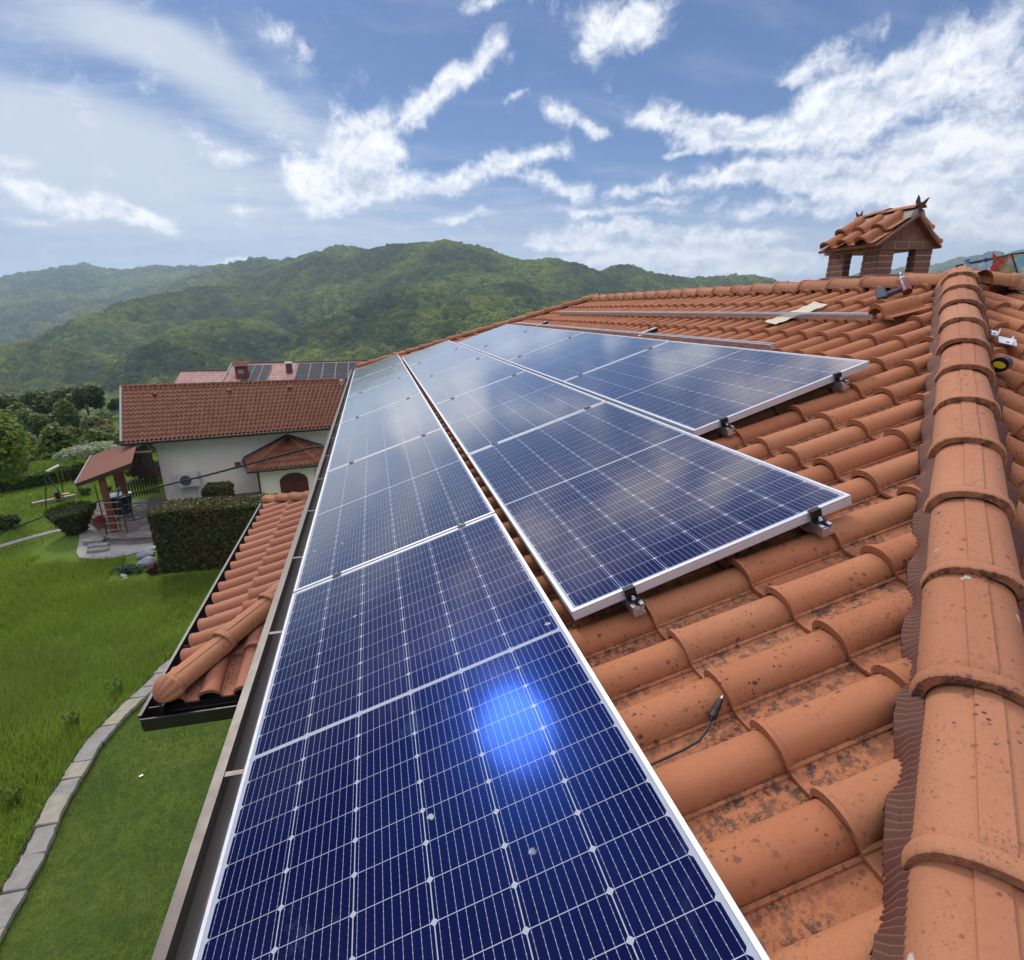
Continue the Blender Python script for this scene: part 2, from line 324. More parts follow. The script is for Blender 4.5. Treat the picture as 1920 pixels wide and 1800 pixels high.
M_DARK = simple('dark underlay', (.03, .022, .018), .9)
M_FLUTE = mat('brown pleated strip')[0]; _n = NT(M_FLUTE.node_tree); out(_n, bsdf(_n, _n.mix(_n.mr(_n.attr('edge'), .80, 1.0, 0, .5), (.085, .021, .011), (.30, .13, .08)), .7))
M_MORTAR = simple('mortar grey', (.40, .36, .31), .95, 0, .35, 22, .5)
M_WIRE = simple('black cable', (.012, .012, .013), .5)
M_WHITE = simple('white painted metal', (.72, .74, .76), .4, .2, .06)
M_WOODB = simple('dark brown stained wood', (.045, .018, .012), .6, 0, .4, 20)
M_WOODR = simple('red brown stained wood', (.17, .045, .022), .6, 0, .35, 20)
M_RED = simple('red plastic', (.55, .02, .02), .4)

def mat_plaster(name, c):
    m, nt = mat(name); co = geopos(nt)
    n = nt.noise(co, 1.1, 5, .6); f = nt.noise(co, 30, 4, .7)
    col = nt.mix(n, tuple(k * .86 for k in c), tuple(min(1, k * 1.06) for k in c))
    st = nt.noise(nt.mapping(co, scale=(2.5, 2.5, .35)), 1.4, 5, .65)
    col = nt.mix(nt.mr(st, .55, .8, 0, .3), col, tuple(k * .62 for k in c))
    out(nt, bsdf(nt, col, .92, 0, nt.bump(f, .6, .03), .2)); return m
M_PLASTER = mat_plaster('white plaster', (.88, .82, .68))
M_PLASTER2 = mat_plaster('cream plaster', (.55, .52, .45))

def mat_cells():
    m, nt = mat('solar cells under glass'); co = objco(nt); x, y, z = nt.sep(co)
    Wp, Lp = 1.038, 2.094; mx = .020; px = (Wp - 2 * mx) / 6; my = .020; py = (Lp - 2 * my - .014) / 24
    u = nt.math('SUBTRACT', x, mx); a = nt.math('SUBTRACT', nt.math('ABSOLUTE', nt.math('SUBTRACT', y, Lp / 2)), .007)
    cu = nt.math('DIVIDE', u, px); cv = nt.math('DIVIDE', a, py)
    dx = nt.math('MULTIPLY', nt.math('ABSOLUTE', nt.math('SUBTRACT', nt.math('FRACT', cu), .5)), px)
    dy = nt.math('MULTIPLY', nt.math('ABSOLUTE', nt.math('SUBTRACT', nt.math('FRACT', cv), .5)), py)
    hx = px / 2 - .0012; hy = py / 2 - .0008
    inx = nt.math('LESS_THAN', dx, hx); iny = nt.math('LESS_THAN', dy, hy)
    ch = nt.math('LESS_THAN', nt.math('ADD', dx, dy), hx + hy - .0065)
    rng_ = nt.math('MULTIPLY', nt.math('MULTIPLY', nt.math('GREATER_THAN', u, 0), nt.math('LESS_THAN', u, px * 6)), nt.math('MULTIPLY', nt.math('GREATER_THAN', a, 0), nt.math('LESS_THAN', a, py * 12)))
    cell = nt.math('MULTIPLY', nt.math('MULTIPLY', inx, iny), nt.math('MULTIPLY', ch, rng_))
    bb = nt.math('ABSOLUTE', nt.math('SUBTRACT', nt.math('FRACT', nt.math('MULTIPLY', nt.math('FRACT', cu), 9.0)), .5))
    bus = nt.math('MULTIPLY', nt.math('LESS_THAN', bb, .026), cell)
    # solder dots along the busbars
    dots = nt.math('LESS_THAN', nt.math('ABSOLUTE', nt.math('SUBTRACT', nt.math('FRACT', nt.math('MULTIPLY', cv, 6.0)), .5)), .05)
    dot = nt.math('MULTIPLY', nt.math('MULTIPLY', dots, nt.math('LESS_THAN', bb, .055)), cell)
    cid = nt.comb(nt.math('FLOOR', cu), nt.math('FLOOR', nt.math('MULTIPLY', nt.math('DIVIDE', nt.math('SUBTRACT', y, my), py), .5)), 0.0)
    wn = nt.new('ShaderNodeTexWhiteNoise'); nt.l.new(cid, wn.inputs[0])
    blue = nt.mix(wn.outputs[0], (.0030, .0045, .027), (.0046, .0070, .038))
    blue = nt.mix(nt.mr(nt.noise(geopos(nt), 2.2, 3), .35, .7, 0, .5), blue, (.008, .007, .030))
    white = (.36, .39, .44)
    col = nt.mix(cell, white, blue)
    col = nt.mix(nt.math('MULTIPLY', bus, .8), col, (.36, .38, .44)); col = nt.mix(nt.math('MULTIPLY', dot, .5), col, (.6, .62, .65))
    g = geopos(nt)
    # bird droppings and dry smears lie on the glass
    drop = nt.math('MULTIPLY', nt.mr(nt.vor(nt.vmath('ADD', g, nt.vmath('SCALE', nt.noise(g, 70, 2, out=1), .015)), 5.2), .035, .05, 1, 0), nt.mr(nt.noise(g, 2, 1), .45, .5, 0, 1))
    smear = nt.math('MULTIPLY', nt.mr(nt.noise(nt.mapping(g, rot=(0, 0, R(30)), scale=(1, .6, 1)), 11, 5, .7, .8), .56, .75, 0, 1), nt.mr(nt.noise(g, 1.1, 2), .50, .66, 0, 1))
    col = nt.mix(nt.math('MULTIPLY', drop, .8), col, (.42, .45, .45)); col = nt.mix(nt.math('MULTIPLY', smear, .14), col, (.25, .45, .6))
    wav = nt.noise(nt.vmath('MULTIPLY', g, (1, 1, 0)), 1.6, 2, .5); tex = nt.noise(g, 420, 1, .5)
    nrm = nt.bump(wav, .10, .02); nrm2 = nt.bump(tex, .05, .0006, nrm)
    b = nt.new('ShaderNodeBsdfPrincipled')
    solid = nt.math('MULTIPLY', nt.math('SUBTRACT', cell, nt.math('MULTIPLY', bus, .8), clamp=True), nt.math('SUBTRACT', 1.0, nt.math('MULTIPLY', drop, .8)))
    nt.put(b.inputs['Base Color'], col); nt.put(b.inputs['Specular Tint'], nt.mix(solid, (.3, .4, .7), (.04, .10, .60)))
    nt.put(b.inputs['Roughness'], .30); nt.put(b.inputs['Specular IOR Level'], 0.0); nt.put(b.inputs['Normal'], nrm2)
    gb = nt.new('ShaderNodeBsdfGlossy'); nt.put(gb.inputs['Color'], nt.mix(solid, (0, 0, 0), (.0006, .0022, .013))); gb.inputs['Roughness'].default_value = .27; nt.put(gb.inputs['Normal'], nrm2)
    ad = nt.new('ShaderNodeAddShader'); nt.l.new(b.outputs[0], ad.inputs[0]); nt.l.new(gb.outputs[0], ad.inputs[1])
    # glass on top: reflectance rises steeply towards grazing angles
    lw = nt.new('ShaderNodeLayerWeight'); lw.inputs['Blend'].default_value = .5; fc = lw.outputs['Facing']
    fr_ = nt.math('MULTIPLY', nt.math('POWER', fc, 3.6), 1.24, clamp=True)
    gl_ = nt.new('ShaderNodeBsdfGlossy'); nt.put(gl_.inputs['Color'], nt.mix(nt.mr(fc, .37, .62), (.03, .085, .42), (1, 1, 1)))
    nt.put(gl_.inputs['Roughness'], nt.mr(nt.noise(g, 3, 3), .3, .7, .09, .12)); nt.put(gl_.inputs['Normal'], nrm2)
    mx = nt.new('ShaderNodeMixShader'); nt.l.new(fr_, mx.inputs[0]); nt.l.new(ad.outputs[0], mx.inputs[1]); nt.l.new(gl_.outputs[0], mx.inputs[2])
    out(nt, mx.outputs[0]); return m
M_CELLS = mat_cells()

def mat_leaf(name, c1, c2, trans=.45, c3=None):
    m, nt = mat(name); oi = nt.new('ShaderNodeObjectInfo')
    rv = nt.attr('rv'); g = geopos(nt)
    c = nt.mix(rv, c1, c2)
    c = nt.mix(nt.mr(nt.noise(g, .6, 3), .4, .65, 0, .5), c, c3 or tuple(k * .6 for k in c1))
    c = nt.mix(nt.math('MULTIPLY', oi.outputs['Random'], .35), c, tuple(k * .7 for k in c2))
    d = bsdf(nt, c, .55, 0, None, .35); t = nt.new('ShaderNodeBsdfTranslucent'); nt.put(t.inputs[0], nt.mix(.4, c, (.25, .38, .03)))
    mx = nt.new('ShaderNodeMixShader'); mx.inputs[0].default_value = trans; nt.l.new(d, mx.inputs[1]); nt.l.new(t.outputs[0], mx.inputs[2])
    out(nt, mx.outputs[0]); return m
M_LEAF = mat_leaf('mid green leaves', (.06, .12, .020), (.16, .26, .045))
M_LEAFD = mat_leaf('dark green leaves', (.035, .072, .020), (.085, .15, .035), .4)
M_LEAFL = mat_leaf('light green leaves', (.12, .20, .028), (.26, .38, .065), .5)
M_LEAFB = mat_leaf('brownish green leaves', (.13, .12, .035), (.24, .21, .07), .4)
M_BLOSSOM = mat_leaf('white blossom and leaves', (.10, .15, .05), (.55, .58, .42), .4)
M_HEDGE = mat_leaf('clipped dark conifer', (.028, .036, .008), (.075, .085, .018), .2, (.11, .06, .02))
M_GRASS = mat_leaf('meadow grass blades', (.085, .17, .016), (.27, .38, .055), .5, (.20, .24, .06))
M_LAWNB = mat_leaf('lawn blades', (.075, .14, .022), (.17, .26, .05), .4)
M_BARK = simple('grey brown bark', (.09, .07, .055), .95, 0, .4, 12, .6)

def mat_forest():
    m, nt = mat('forest canopy'); oi = nt.new('ShaderNodeObjectInfo'); g = geopos(nt)
    r = oi.outputs['Random']; n = nt.noise(g, .55, 5, .75); big = nt.noise(g, .006, 4, .6)
    c = nt.mix(r, (.12, .21, .028), (.42, .49, .06))
    c = nt.mix(nt.mr(big, .44, .55, 0, .85), c, (.035, .075, .026)); c = nt.mix(nt.mr(nt.noise(g, .022, 4, .6), .52, .68, 0, .6), c, (.36, .40, .06))  # tree patches that also paint shaded and sunlit folds into the canopy colour
    c = nt.mix(nt.mr(nt.math('FRACT', nt.math('MULTIPLY', r, 13.7)), .8, 1, 0, .6), c, (.38, .44, .08))
    c = nt.mix(nt.mr(n, .5, .7, 0, .55), c, (.045, .08, .022))
    d = bsdf(nt, c, .8, 0, nt.bump(n, 1.0, 1.2), .2); t = nt.new('ShaderNodeBsdfTranslucent'); nt.put(t.inputs[0], (.22, .34, .04, 1))
    mx = nt.new('ShaderNodeMixShader'); mx.inputs[0].default_value = .35; nt.l.new(d, mx.inputs[1]); nt.l.new(t.outputs[0], mx.inputs[2])
    out(nt, mx.outputs[0]); return m
M_FOREST = mat_forest()

def mat_ground():
    m, nt = mat('ground grass and forest floor'); g = geopos(nt); x, y, z = nt.sep(g)
    n1 = nt.noise(g, .35, 5, .6); n2 = nt.noise(g, 3.5, 6, .7); n3 = nt.noise(g, 25, 4, .7)
    c = nt.mix(n1, (.07, .14, .016), (.15, .23, .035)); c = nt.mix(nt.mr(n2, .4, .7, 0, .6), c, (.06, .10, .02)); c = nt.mix(nt.mr(n3, .45, .7, 0, .5), c, (.18, .25, .05))
    far = nt.mr(y, 55, 110, 0, 1)
    f = nt.mix(nt.noise(g, .05, 6, .75), (.014, .026, .009), (.06, .085, .022))
    # pale cliff on the steep shaded side of the mountain
    dd = nt.vmath('LENGTH', nt.vmath('SUBTRACT', nt.vmath('MULTIPLY', g, (1, 1, 0)), (-95., 905., 0.)), out=1)
    cl = nt.math('MULTIPLY', nt.mr(dd, 25, 60, 1, 0), nt.mr(nt.noise(nt.mapping(g, scale=(1, 1, .3)), .12, 4, .7), .5, .56, 0, 1))
    f = nt.mix(cl, f, (.30, .28, .24))
    out(nt, bsdf(nt, nt.mix(far, c, f), .95, 0, nt.bump(n3, .5, .05), .1)); return m
M_GROUND = mat_ground()
def mat_lawn():
    m, nt = mat('mown lawn'); g = geopos(nt)
    n1 = nt.noise(g, .9, 5, .6); n2 = nt.noise(g, 7, 6, .7); n3 = nt.noise(g, 60, 4, .75)
    c = nt.mix(nt.mr(n1, .3, .7), (.05, .10, .015), (.14, .20, .03)); c = nt.mix(nt.mr(n2, .42, .62, 0, .75), c, (.045, .075, .018))
    c = nt.mix(nt.mr(nt.noise(g, 2.2, 4, .7), .56, .72, 0, .6), c, (.16, .165, .06)); c = nt.mix(nt.mr(n3, .4, .7, 0, .5), c, (.15, .23, .05))
    out(nt, bsdf(nt, c, .95, 0, nt.bump(n3, .9, .03), .1)); return m
M_LAWN = mat_lawn()
def mat_stone(name, c1, c2, scale=3.2, joint=(.05, .045, .04)):
    m, nt = mat(name); g = geopos(nt)
    w = nt.vmath('ADD', g, nt.vmath('SCALE', nt.vmath('SUBTRACT', nt.noise(g, 3, 3, out=1), (.5, .5, .5)), .25))
    e = nt.vor(nt.vmath('MULTIPLY', w, (1, 1, .0)), scale, 'Distance', 'DISTANCE_TO_EDGE'); col = nt.vor(nt.vmath('MULTIPLY', w, (1, 1, .0)), scale, 'Color')
    r = nt.sep(col)[0]; n = nt.noise(g, 9, 6, .7)
    c = nt.mix(r, c1, c2); c = nt.mix(nt.mr(n, .4, .7, 0, .5), c, tuple(k * .6 for k in c1))
    c = nt.mix(nt.mr(e, .015, .04, .85, 0), c, joint)
    out(nt, bsdf(nt, c, .85, 0, nt.bump(nt.math('ADD', nt.mr(e, 0, .05, 0, 1), nt.math('MULTIPLY', n, .4)), .5, .02), .3)); return m
M_PAVE = mat_stone('crazy stone paving', (.13, .105, .095), (.23, .20, .18))
M_CONC = simple('rough pale concrete', (.30, .29, .27), .9, 0, .35, 2.5, .5)
M_SLATE = simple('grey split stone', (.25, .24, .215), .85, 0, .5, 6, .8)
M_SLATE2 = simple('yellowish split stone', (.31, .285, .21), .85, 0, .5, 6, .8)
M_SOIL = simple('dark soil', (.035, .028, .018), .95, 0, .4, 8, .5)
#BUILDERS
# ------------------------------------------------------------------ roof frames (x = up the slope, y = along the eave, z = normal)
AL = 0.30795; CA, SA = math.cos(AL), math.sin(AL)
FR = Matrix(((CA, 0, -SA, 0), (0, 1, 0, 0), (SA, 0, CA, 0), (0, 0, 0, 1)))
KB = .3447; CB = 1 / math.sqrt(1 + KB * KB); SB = KB * CB; YB = -3.261
FE = Matrix(((0, -1, 0, 0), (CB, 0, -SB, YB), (SB, 0, CB, 0), (0, 0, 0, 1)))
HB = -.155         # pan level below the panel plane
def Wd(u, v, h=0): return FR @ Vector((v, u, h))

PITCH, COURSE = .203, .345
def tile_profile(sc=1.0, up=0.0):
    """cross-section over one tile; s runs towards -y; returns list of (s, z, low)"""
    w = .118; h = .056; pts = []
    for i in range(11):
        a = math.pi * i / 10
        s = w / 2 - w / 2 * math.cos(a) * (1 + (sc - 1) * .8); z = h * math.sin(a) ** .8 * sc if 0 < i < 10 else 0
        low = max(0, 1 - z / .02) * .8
        pts.append((s, z + up, low))
    pts += [(w + .003, .007 + up, .7), (w + .012, .006 + up, .8), (w + .0135, .000 + up, 1), (w + .045, -.004 + up, .8), (PITCH + .002, -.001 + up, 1)]
    return pts
def tile_field(y_lo, n_u, v_lo, n_v, seed=1, phase=0.0):
    """returns V,F,tint,low for n_u x n_v tiles; barrel feet at y_lo + k*PITCH"""
    r = np.random.default_rng(seed)
    secs = [(0.0, 1.13, -.010), (.001, 1.16, .001), (.012, 1.16, .001), (.017, 1.08, 0), (.026, 1.10, 0), (.033, 1.02, 0), (.18, .99, 0), (COURSE + .03, .97, 0)]
    base = []; low = []
    for (v, sc, dz) in secs:
        for (s, z, l) in tile_profile(sc):
            zz = z + .018 * (1 - v / COURSE) + (dz if z > .004 else 0)
            if v == 0: zz = max(zz - .012, -.012) if z <= .008 else zz - .012 * (1 if z > .02 else .8)
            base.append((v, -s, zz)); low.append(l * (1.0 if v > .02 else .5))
    base = np.array(base); low = np.array(low); npn = len(tile_profile()); F = []
    for i in range(len(secs) - 1):
        for j in range(npn - 1):
            a = i * npn + j; F.append((a, a + npn, a + npn + 1, a + 1))
    F = np.array(F); Vs = []; Fs = []; Ts = []; Ls = []; k = 0
    for iv in range(n_v):
        for iu in range(n_u):
            j = r.normal(0, 1, 4); b = base.copy()
            b[:, 0] += v_lo + iv * COURSE + j[0] * .0022; b[:, 1] += y_lo + iu * PITCH + PITCH + j[1] * .0014 + phase
            b[:, 2] += j[2] * .0012 + (b[:, 1] - (y_lo + iu * PITCH)) * j[3] * .004
            Vs.append(b); Fs.append(F + k); k += len(b); Ts.append(np.full(len(b), r.random())); Ls.append(low)
    return np.concatenate(Vs), np.concatenate(Fs), np.concatenate(Ts), np.concatenate(Ls)
def cut(o, cuts):
    """remove what lies on the positive side of each (co, no) plane, in object space"""
    bm = bmesh.new(); bm.from_mesh(o.data)
    for co, no in cuts:
        bmesh.ops.bisect_plane(bm, geom=bm.verts[:] + bm.edges[:] + bm.faces[:], plane_co=co, plane_no=no, clear_outer=True, dist=1e-5)
    bm.to_mesh(o.data); bm.free(); o.data.set_sharp_from_angle(angle=R(42))
def tiles(name, parent, M, y_lo, n_u, v_lo, n_v, material, cuts, seed=1, h=HB):
    V, F, t, l = tile_field(y_lo, n_u, v_lo, n_v, seed)
    V[:, 2] += h
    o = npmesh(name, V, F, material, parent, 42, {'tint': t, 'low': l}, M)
    if cuts: cut(o, cuts)
    return o
def ridge_run(parent, A, B, mats, r=.098, step=.405, start=0.0, seed=3, name='ridge_tile', label=None):
    """half-round ridge tiles with raised rings from low point A to high point B (axis on the base line)"""
    A = Vector(A); B = Vector(B); d = (B - A); L = d.length; d.normalize(); side = d.cross(Vector((0, 0, 1))).normalized(); up = side.cross(d)
    rr = random.Random(seed); res = []; n = int((L - start) / step) + 1; hp_ = math.pi / 2; RA = [hp_ * i / 8 * .84 for i in range(9)] + [hp_ - .245, hp_ - .235, hp_, hp_ + .235, hp_ + .245] + [math.pi - hp_ * i / 8 * .84 for i in range(8, -1, -1)]; ns = len(RA) - 1
    for i in range(n):
        mb = []; q = A + d * (start + i * step); ln = step + .03
        if start + i * step > L - .08: break
        if start + i * step + ln > L + .12: ln = L + .12 - start - i * step
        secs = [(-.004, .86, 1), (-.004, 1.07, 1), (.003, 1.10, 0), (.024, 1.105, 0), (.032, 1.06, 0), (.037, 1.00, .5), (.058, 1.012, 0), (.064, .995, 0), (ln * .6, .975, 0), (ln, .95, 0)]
        V = []; low = []; tint = rr.random(); jz = rr.uniform(-.002, .002); js = rr.uniform(-.003, .003); tw = rr.uniform(-.02, .02)
        for (s, sc, lw) in secs:
            for k in range(ns + 1):
                a = RA[k]; ca = math.cos(a); sn = math.sin(a)
                # flattish sides and a raised band along the crown
                rad = r * sc * (1 + .04 * math.sin(2 * a) ** 2); extra = 0
                if s > .05 and abs(a - math.pi / 2) < .24: extra = .0045
                x = -ca * rad; z = sn ** .85 * rad * .92 + extra + .016 * (1 - s / step) + jz
                p = q + d * s + side * (x + js + tw * s) + up * z
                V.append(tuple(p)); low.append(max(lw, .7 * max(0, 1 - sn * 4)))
        F = []
        for a_ in range(len(secs) - 1):
            for b_ in range(ns): k = a_ * (ns + 1) + b_; F.append((k, k + 1, k + ns + 2, k + ns + 1))
        o = npmesh(name, V, F, mats, parent, 38, {'tint': [tint] * len(V), 'low': low})
        res.append(o)
    return res
def pleats(parent, A, B, off, width, drop, material, name='pleated_vent_strip', n=None, wav=.02):
    """pleated closure strip hanging beside a ridge row, follows the barrels"""
    A = Vector(A); B = Vector(B); d = (B - A); L = d.length; d.normalize(); side = Vector((d.y, -d.x, 0)).normalized() * off; mb = MB(); E_ = []
    n = n or int(L / .0078); V = []; F = []
    for i in range(n + 1):
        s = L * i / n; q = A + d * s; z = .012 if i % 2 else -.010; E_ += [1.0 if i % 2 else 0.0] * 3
        ph = (math.sin(s / .27 * 2 * math.pi) * .5 + .5)
        w = width * (.70 + .30 * ph) + random.uniform(-.002, .002)
        nrm = Vector((0, 0, 1))
        up = z * .8; 
        V += [tuple(q + nrm * (.012 + up * .4)), tuple(q + side * w * .55 + nrm * (-drop * .25 + up)), tuple(q + side * w + nrm * (-drop * (1.15 - .75 * ph) + up * 1.5))]
    for i in range(n):
        for j in range(2): a = i * 3 + j; F.append((a, a + 3, a + 4, a + 1))
    return npmesh(name, V, F, material, parent, None, {'edge': E_})
#HOUSE
U_APEX, V_RIDGE, U_FAR = 1.048, 4.9, 8.15
def hip_v(u): return 2.148 + 1.137 * (u + 1.372)
HG = -6.6          # garden level
house = thing('house', 'nearest house under the terracotta hip roof carrying the solar panels', 'house', T(4, 4, HG))
HI = house.matrix_world.inverted()
def hp(M): return HI @ M
# walls
mb = MB(); mb.box((.62, -2.7, HG), (8.72, 11.3, -.18)); w_ = mb.build('wall', M_PLASTER, house, M=hp(Matrix()))
mb = MB()
# structural roof body (solid under the tiles)
zo = HB - .05; e = -.02
c0 = Wd(-3.2, e, zo); c1 = Wd(12.0, e, zo); rA = Wd(U_APEX, V_RIDGE, zo); rF = Wd(U_FAR, V_RIDGE, zo); XR = rA.x
c2 = Vector((2 * XR - c1.x, c1.y, c1.z)); c3 = Vector((2 * XR - c0.x, c0.y, c0.z))
mb.add([c0, c1, c2, c3, rA, rF], [(0, 1, 5, 4), (1, 2, 5), (2, 3, 4, 5), (3, 0, 4), (0, 3, 2, 1)])
mb.build('roof_deck', M_DARK, house, M=hp(Matrix()))
def plane_cut(p, q, keep, eps=0.0):
    """vertical plane through world points p,q; outer side is the one not holding keep"""
    p = Vector(p); q = Vector(q); n = Vector((-(q - p).y, (q - p).x, 0)).normalized()
    if n.dot(Vector(keep) - p) > 0: n = -n
    return (p + n * eps, n)
def loc(cuts, F):
    I = F.inverted(); return [(tuple(I @ c), tuple(I.to_3x3() @ n)) for c, n in cuts]
hipN0 = Wd(-3.261, 0, -.1); hipN1 = Wd(U_APEX, V_RIDGE, -.1); hipF0 = Wd(U_FAR + 4.9 / 1.25, 0, -.1); hipF1 = Wd(U_FAR, V_RIDGE, -.1)
keepS = Vector((2, 3, 0))
cs = [plane_cut(hipN0, hipN1, keepS, -.02), plane_cut(hipF0, hipF1, keepS, -.02), (Vector((XR - .02, 0, 0)), Vector((1, 0, 0)))]
# barrel foot (far foot) at y=-1.548 ; tile k covers [y_lo+k*P , +P]; far foot sits at the upper end of the cell
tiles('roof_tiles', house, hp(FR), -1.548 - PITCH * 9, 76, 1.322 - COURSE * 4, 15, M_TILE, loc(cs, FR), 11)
# near end slope
mY = lambda p: Vector((2 * XR - p.x, p.y, p.z))
keepE = Vector((XR, -2, 0)); ce = [plane_cut(hipN0, hipN1, keepE, -.02), plane_cut(mY(hipN0), hipN1, keepE, -.02)]
yb = (-.441 - YB) / CB
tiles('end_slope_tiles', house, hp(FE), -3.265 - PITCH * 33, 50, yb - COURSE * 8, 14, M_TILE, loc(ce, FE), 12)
# opposite slope, only near the ridge where it can be seen
FO = Matrix(((-CA, 0, SA, 2 * XR), (0, -1, 0, 0), (SA, 0, CA, 0), (0, 0, 0, 1)))
keepO = Vector((XR + 2, 4, 0)); co_ = [plane_cut(mY(hipN0), hipN1, keepO, -.02), plane_cut(mY(hipF0), hipF1, keepO, -.02), (Vector((XR + .02, 0, 0)), Vector((-1, 0, 0)))]
tiles('back_slope_tiles', house, hp(FO), -12.0, 72, 4.9 - COURSE * 5 - .1, 6, M_TILE, loc(co_, FO), 13)
# far end slope
k2 = V_RIDGE * SA / (4.9 / 1.25); cf = 1 / math.sqrt(1 + k2 * k2); FF = Matrix(((0, 1, 0, 0), (-cf, 0, k2 * cf, hipF0.y + .1), (k2 * cf, 0, cf, 0), (0, 0, 0, 1)))
keepF = Vector((XR, 11, 0)); cF = [plane_cut(hipF0, hipF1, keepF, -.02), plane_cut(mY(hipF0), hipF1, keepF, -.02)]
tiles('far_slope_tiles', house, hp(FF), -.3, 50, 4.0 - COURSE * 8, 9, M_TILE, loc(cF, FF), 14)
# ridge and hip caps
HR = -.105
ridge_par = house
def up_(p, dz): return Vector((p[0], p[1], p[2] + dz))
n0 = Wd(-3.261 + .05, 0.057, HR); n1 = Wd(U_APEX - .02, hip_v(U_APEX - .02), HR)
hipdir = (n1 - n0).normalized()
# rings at measured places: (u,v) = (-1.94+shift)
ring0 = Wd(-1.372 - .60, hip_v(-1.372 - .60), HR)
st = (ring0 - n0).dot(hipdir) % .405 - .085
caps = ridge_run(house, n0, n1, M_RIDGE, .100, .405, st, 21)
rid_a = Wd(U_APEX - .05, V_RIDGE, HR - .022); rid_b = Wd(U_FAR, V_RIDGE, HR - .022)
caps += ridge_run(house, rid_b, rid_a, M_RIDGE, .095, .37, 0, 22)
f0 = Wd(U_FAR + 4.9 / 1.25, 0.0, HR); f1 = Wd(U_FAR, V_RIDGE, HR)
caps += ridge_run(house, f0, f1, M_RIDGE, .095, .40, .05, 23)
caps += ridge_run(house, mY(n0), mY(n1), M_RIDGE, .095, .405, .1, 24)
# apex piece
mb = MB(); ap = Wd(U_APEX, V_RIDGE, HR)
prof = [(.001, .118), (.05, .113), (.085, .092), (.112, .055), (.122, .015), (.128, .012), (.126, -.02)]
mb.lathe(list(reversed(prof)), 24, 0, T(ap.x - .03, ap.y - .03, ap.z - .04)); o = mb.build('ridge_apex_cap', M_RIDGE, house, 40)
for o in caps + [o]: o.matrix_local = hp(Matrix())
# pleated strips each side of the near hip
la = Wd(-2.9, hip_v(-2.9), HR); lb = Wd(.95, hip_v(.95), HR); sidev = Vector((-(lb - la).y, (lb - la).x, 0)).normalized()
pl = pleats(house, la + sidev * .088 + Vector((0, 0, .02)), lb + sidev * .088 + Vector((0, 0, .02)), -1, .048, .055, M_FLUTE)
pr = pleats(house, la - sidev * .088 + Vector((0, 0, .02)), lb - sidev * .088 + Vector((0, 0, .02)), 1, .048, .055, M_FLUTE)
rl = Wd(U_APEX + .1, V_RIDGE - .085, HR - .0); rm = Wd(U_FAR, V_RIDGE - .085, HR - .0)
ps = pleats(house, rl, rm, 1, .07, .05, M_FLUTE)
for o in (pl, pr, ps): o.matrix_local = hp(Matrix())
mb = MB(); a_, b_ = Wd(U_APEX, V_RIDGE, HB - .03), Wd(U_FAR, V_RIDGE, HB - .03); mb.box((a_.x - .07, a_.y, a_.z), (a_.x + .07, b_.y, a_.z + .075)); mb.build('ridge_bed', M_DARK, house, M=hp(Matrix()))
# eave gutter on the panel side
mb = MB()
def gutter(mb, x0, x1, z0, z1, ya, yb, t=.006, lip=.014):
    """box gutter running along y: x0 outer, x1 inner, z0 bottom, z1 outer top"""
    mb.box((x0, ya, z0), (x0 + t, yb, z1), 0)
    mb.box((x0 - lip * .4, ya, z1), (x0 + lip, yb, z1 + .005), 0); mb.tube([(x0 - lip * .4, ya, z1), (x0 - lip * .4, yb, z1)], .006, 6, 0)
    mb.box((x0 + t, ya, z0), (x1, yb, z0 + t), 1)
    mb.box((x1, ya, z0), (x1 + t, yb, z1 + .03), 1)
    mb.box((x0 + t, ya, z0 + t), (x0 + t + .004, yb, z1 - .012), 1)
gutter(mb, -.124, .045, -.205, -.125, -3.3, 11.95, .006, .02)
gt = mb.build('gutter', [M_GUT, M_GUTIN], house, M=hp(Matrix()))
mb = MB(); mb.box((.05, -3.3, -.33), (.075, 11.95, -.18)); mb.box((.075, -3.3, -.34), (.62, 11.95, -.32)); mb.build('fascia', M_WOODB, house, M=hp(Matrix()))
for k in range(17):
    y = -2.62 + k * .83; mb = MB(); mb.box((-.134, y - .010, -.128), (.05, y + .010, -.124)); mb.box((-.137, y - .010, -.15), (-.133, y + .010, -.124))
    mb.build('gutter_bracket', M_GUT, gt)
# ---- porch (skirt) roof below the eave
pal = AL; XS, ZS = -.985, -.955; Y0S, Y1S = .60, 4.40
FS = Matrix(((CA, 0, -SA, XS), (0, 1, 0, 0), (SA, 0, CA, ZS), (0, 0, 0, 1)))
porch = thing('porch_roof', 'small terracotta lean-to roof with shell-ended hip tile below the main eave', 'roof', T(-.5, 2.5, -1.0))
PI_ = porch.matrix_world.inverted()
def pp(M): return PI_ @ M
kS = math.tan(AL); hn0 = Vector((XS + .03, Y0S + .02, ZS)); sl = 1.30
hn1 = Vector((XS + 1.63, Y0S + 1.63 * sl, ZS + 1.63 * kS)); hf0 = Vector((XS, Y1S, ZS)); hf1 = Vector((XS + 1.6, Y1S - 1.6 * 1.0, ZS + 1.6 * kS))
kp = Vector((-.5, 2.5, 0)); cS = [plane_cut(hn0, hn1, kp, -.01), plane_cut(hf0, hf1, kp, -.01)]
tiles('porch_tiles', porch, pp(FS), .35, 21, .025, 5, M_TILE_SKIRT, loc(cS, FS), 15, -.035)
k3 = kS / sl; c3_ = 1 / math.sqrt(1 + k3 * k3); FSN = Matrix(((0, -1, 0, XS), (c3_, 0, -k3 * c3_, Y0S + .05), (k3 * c3_, 0, c3_, ZS), (0, 0, 0, 1)))
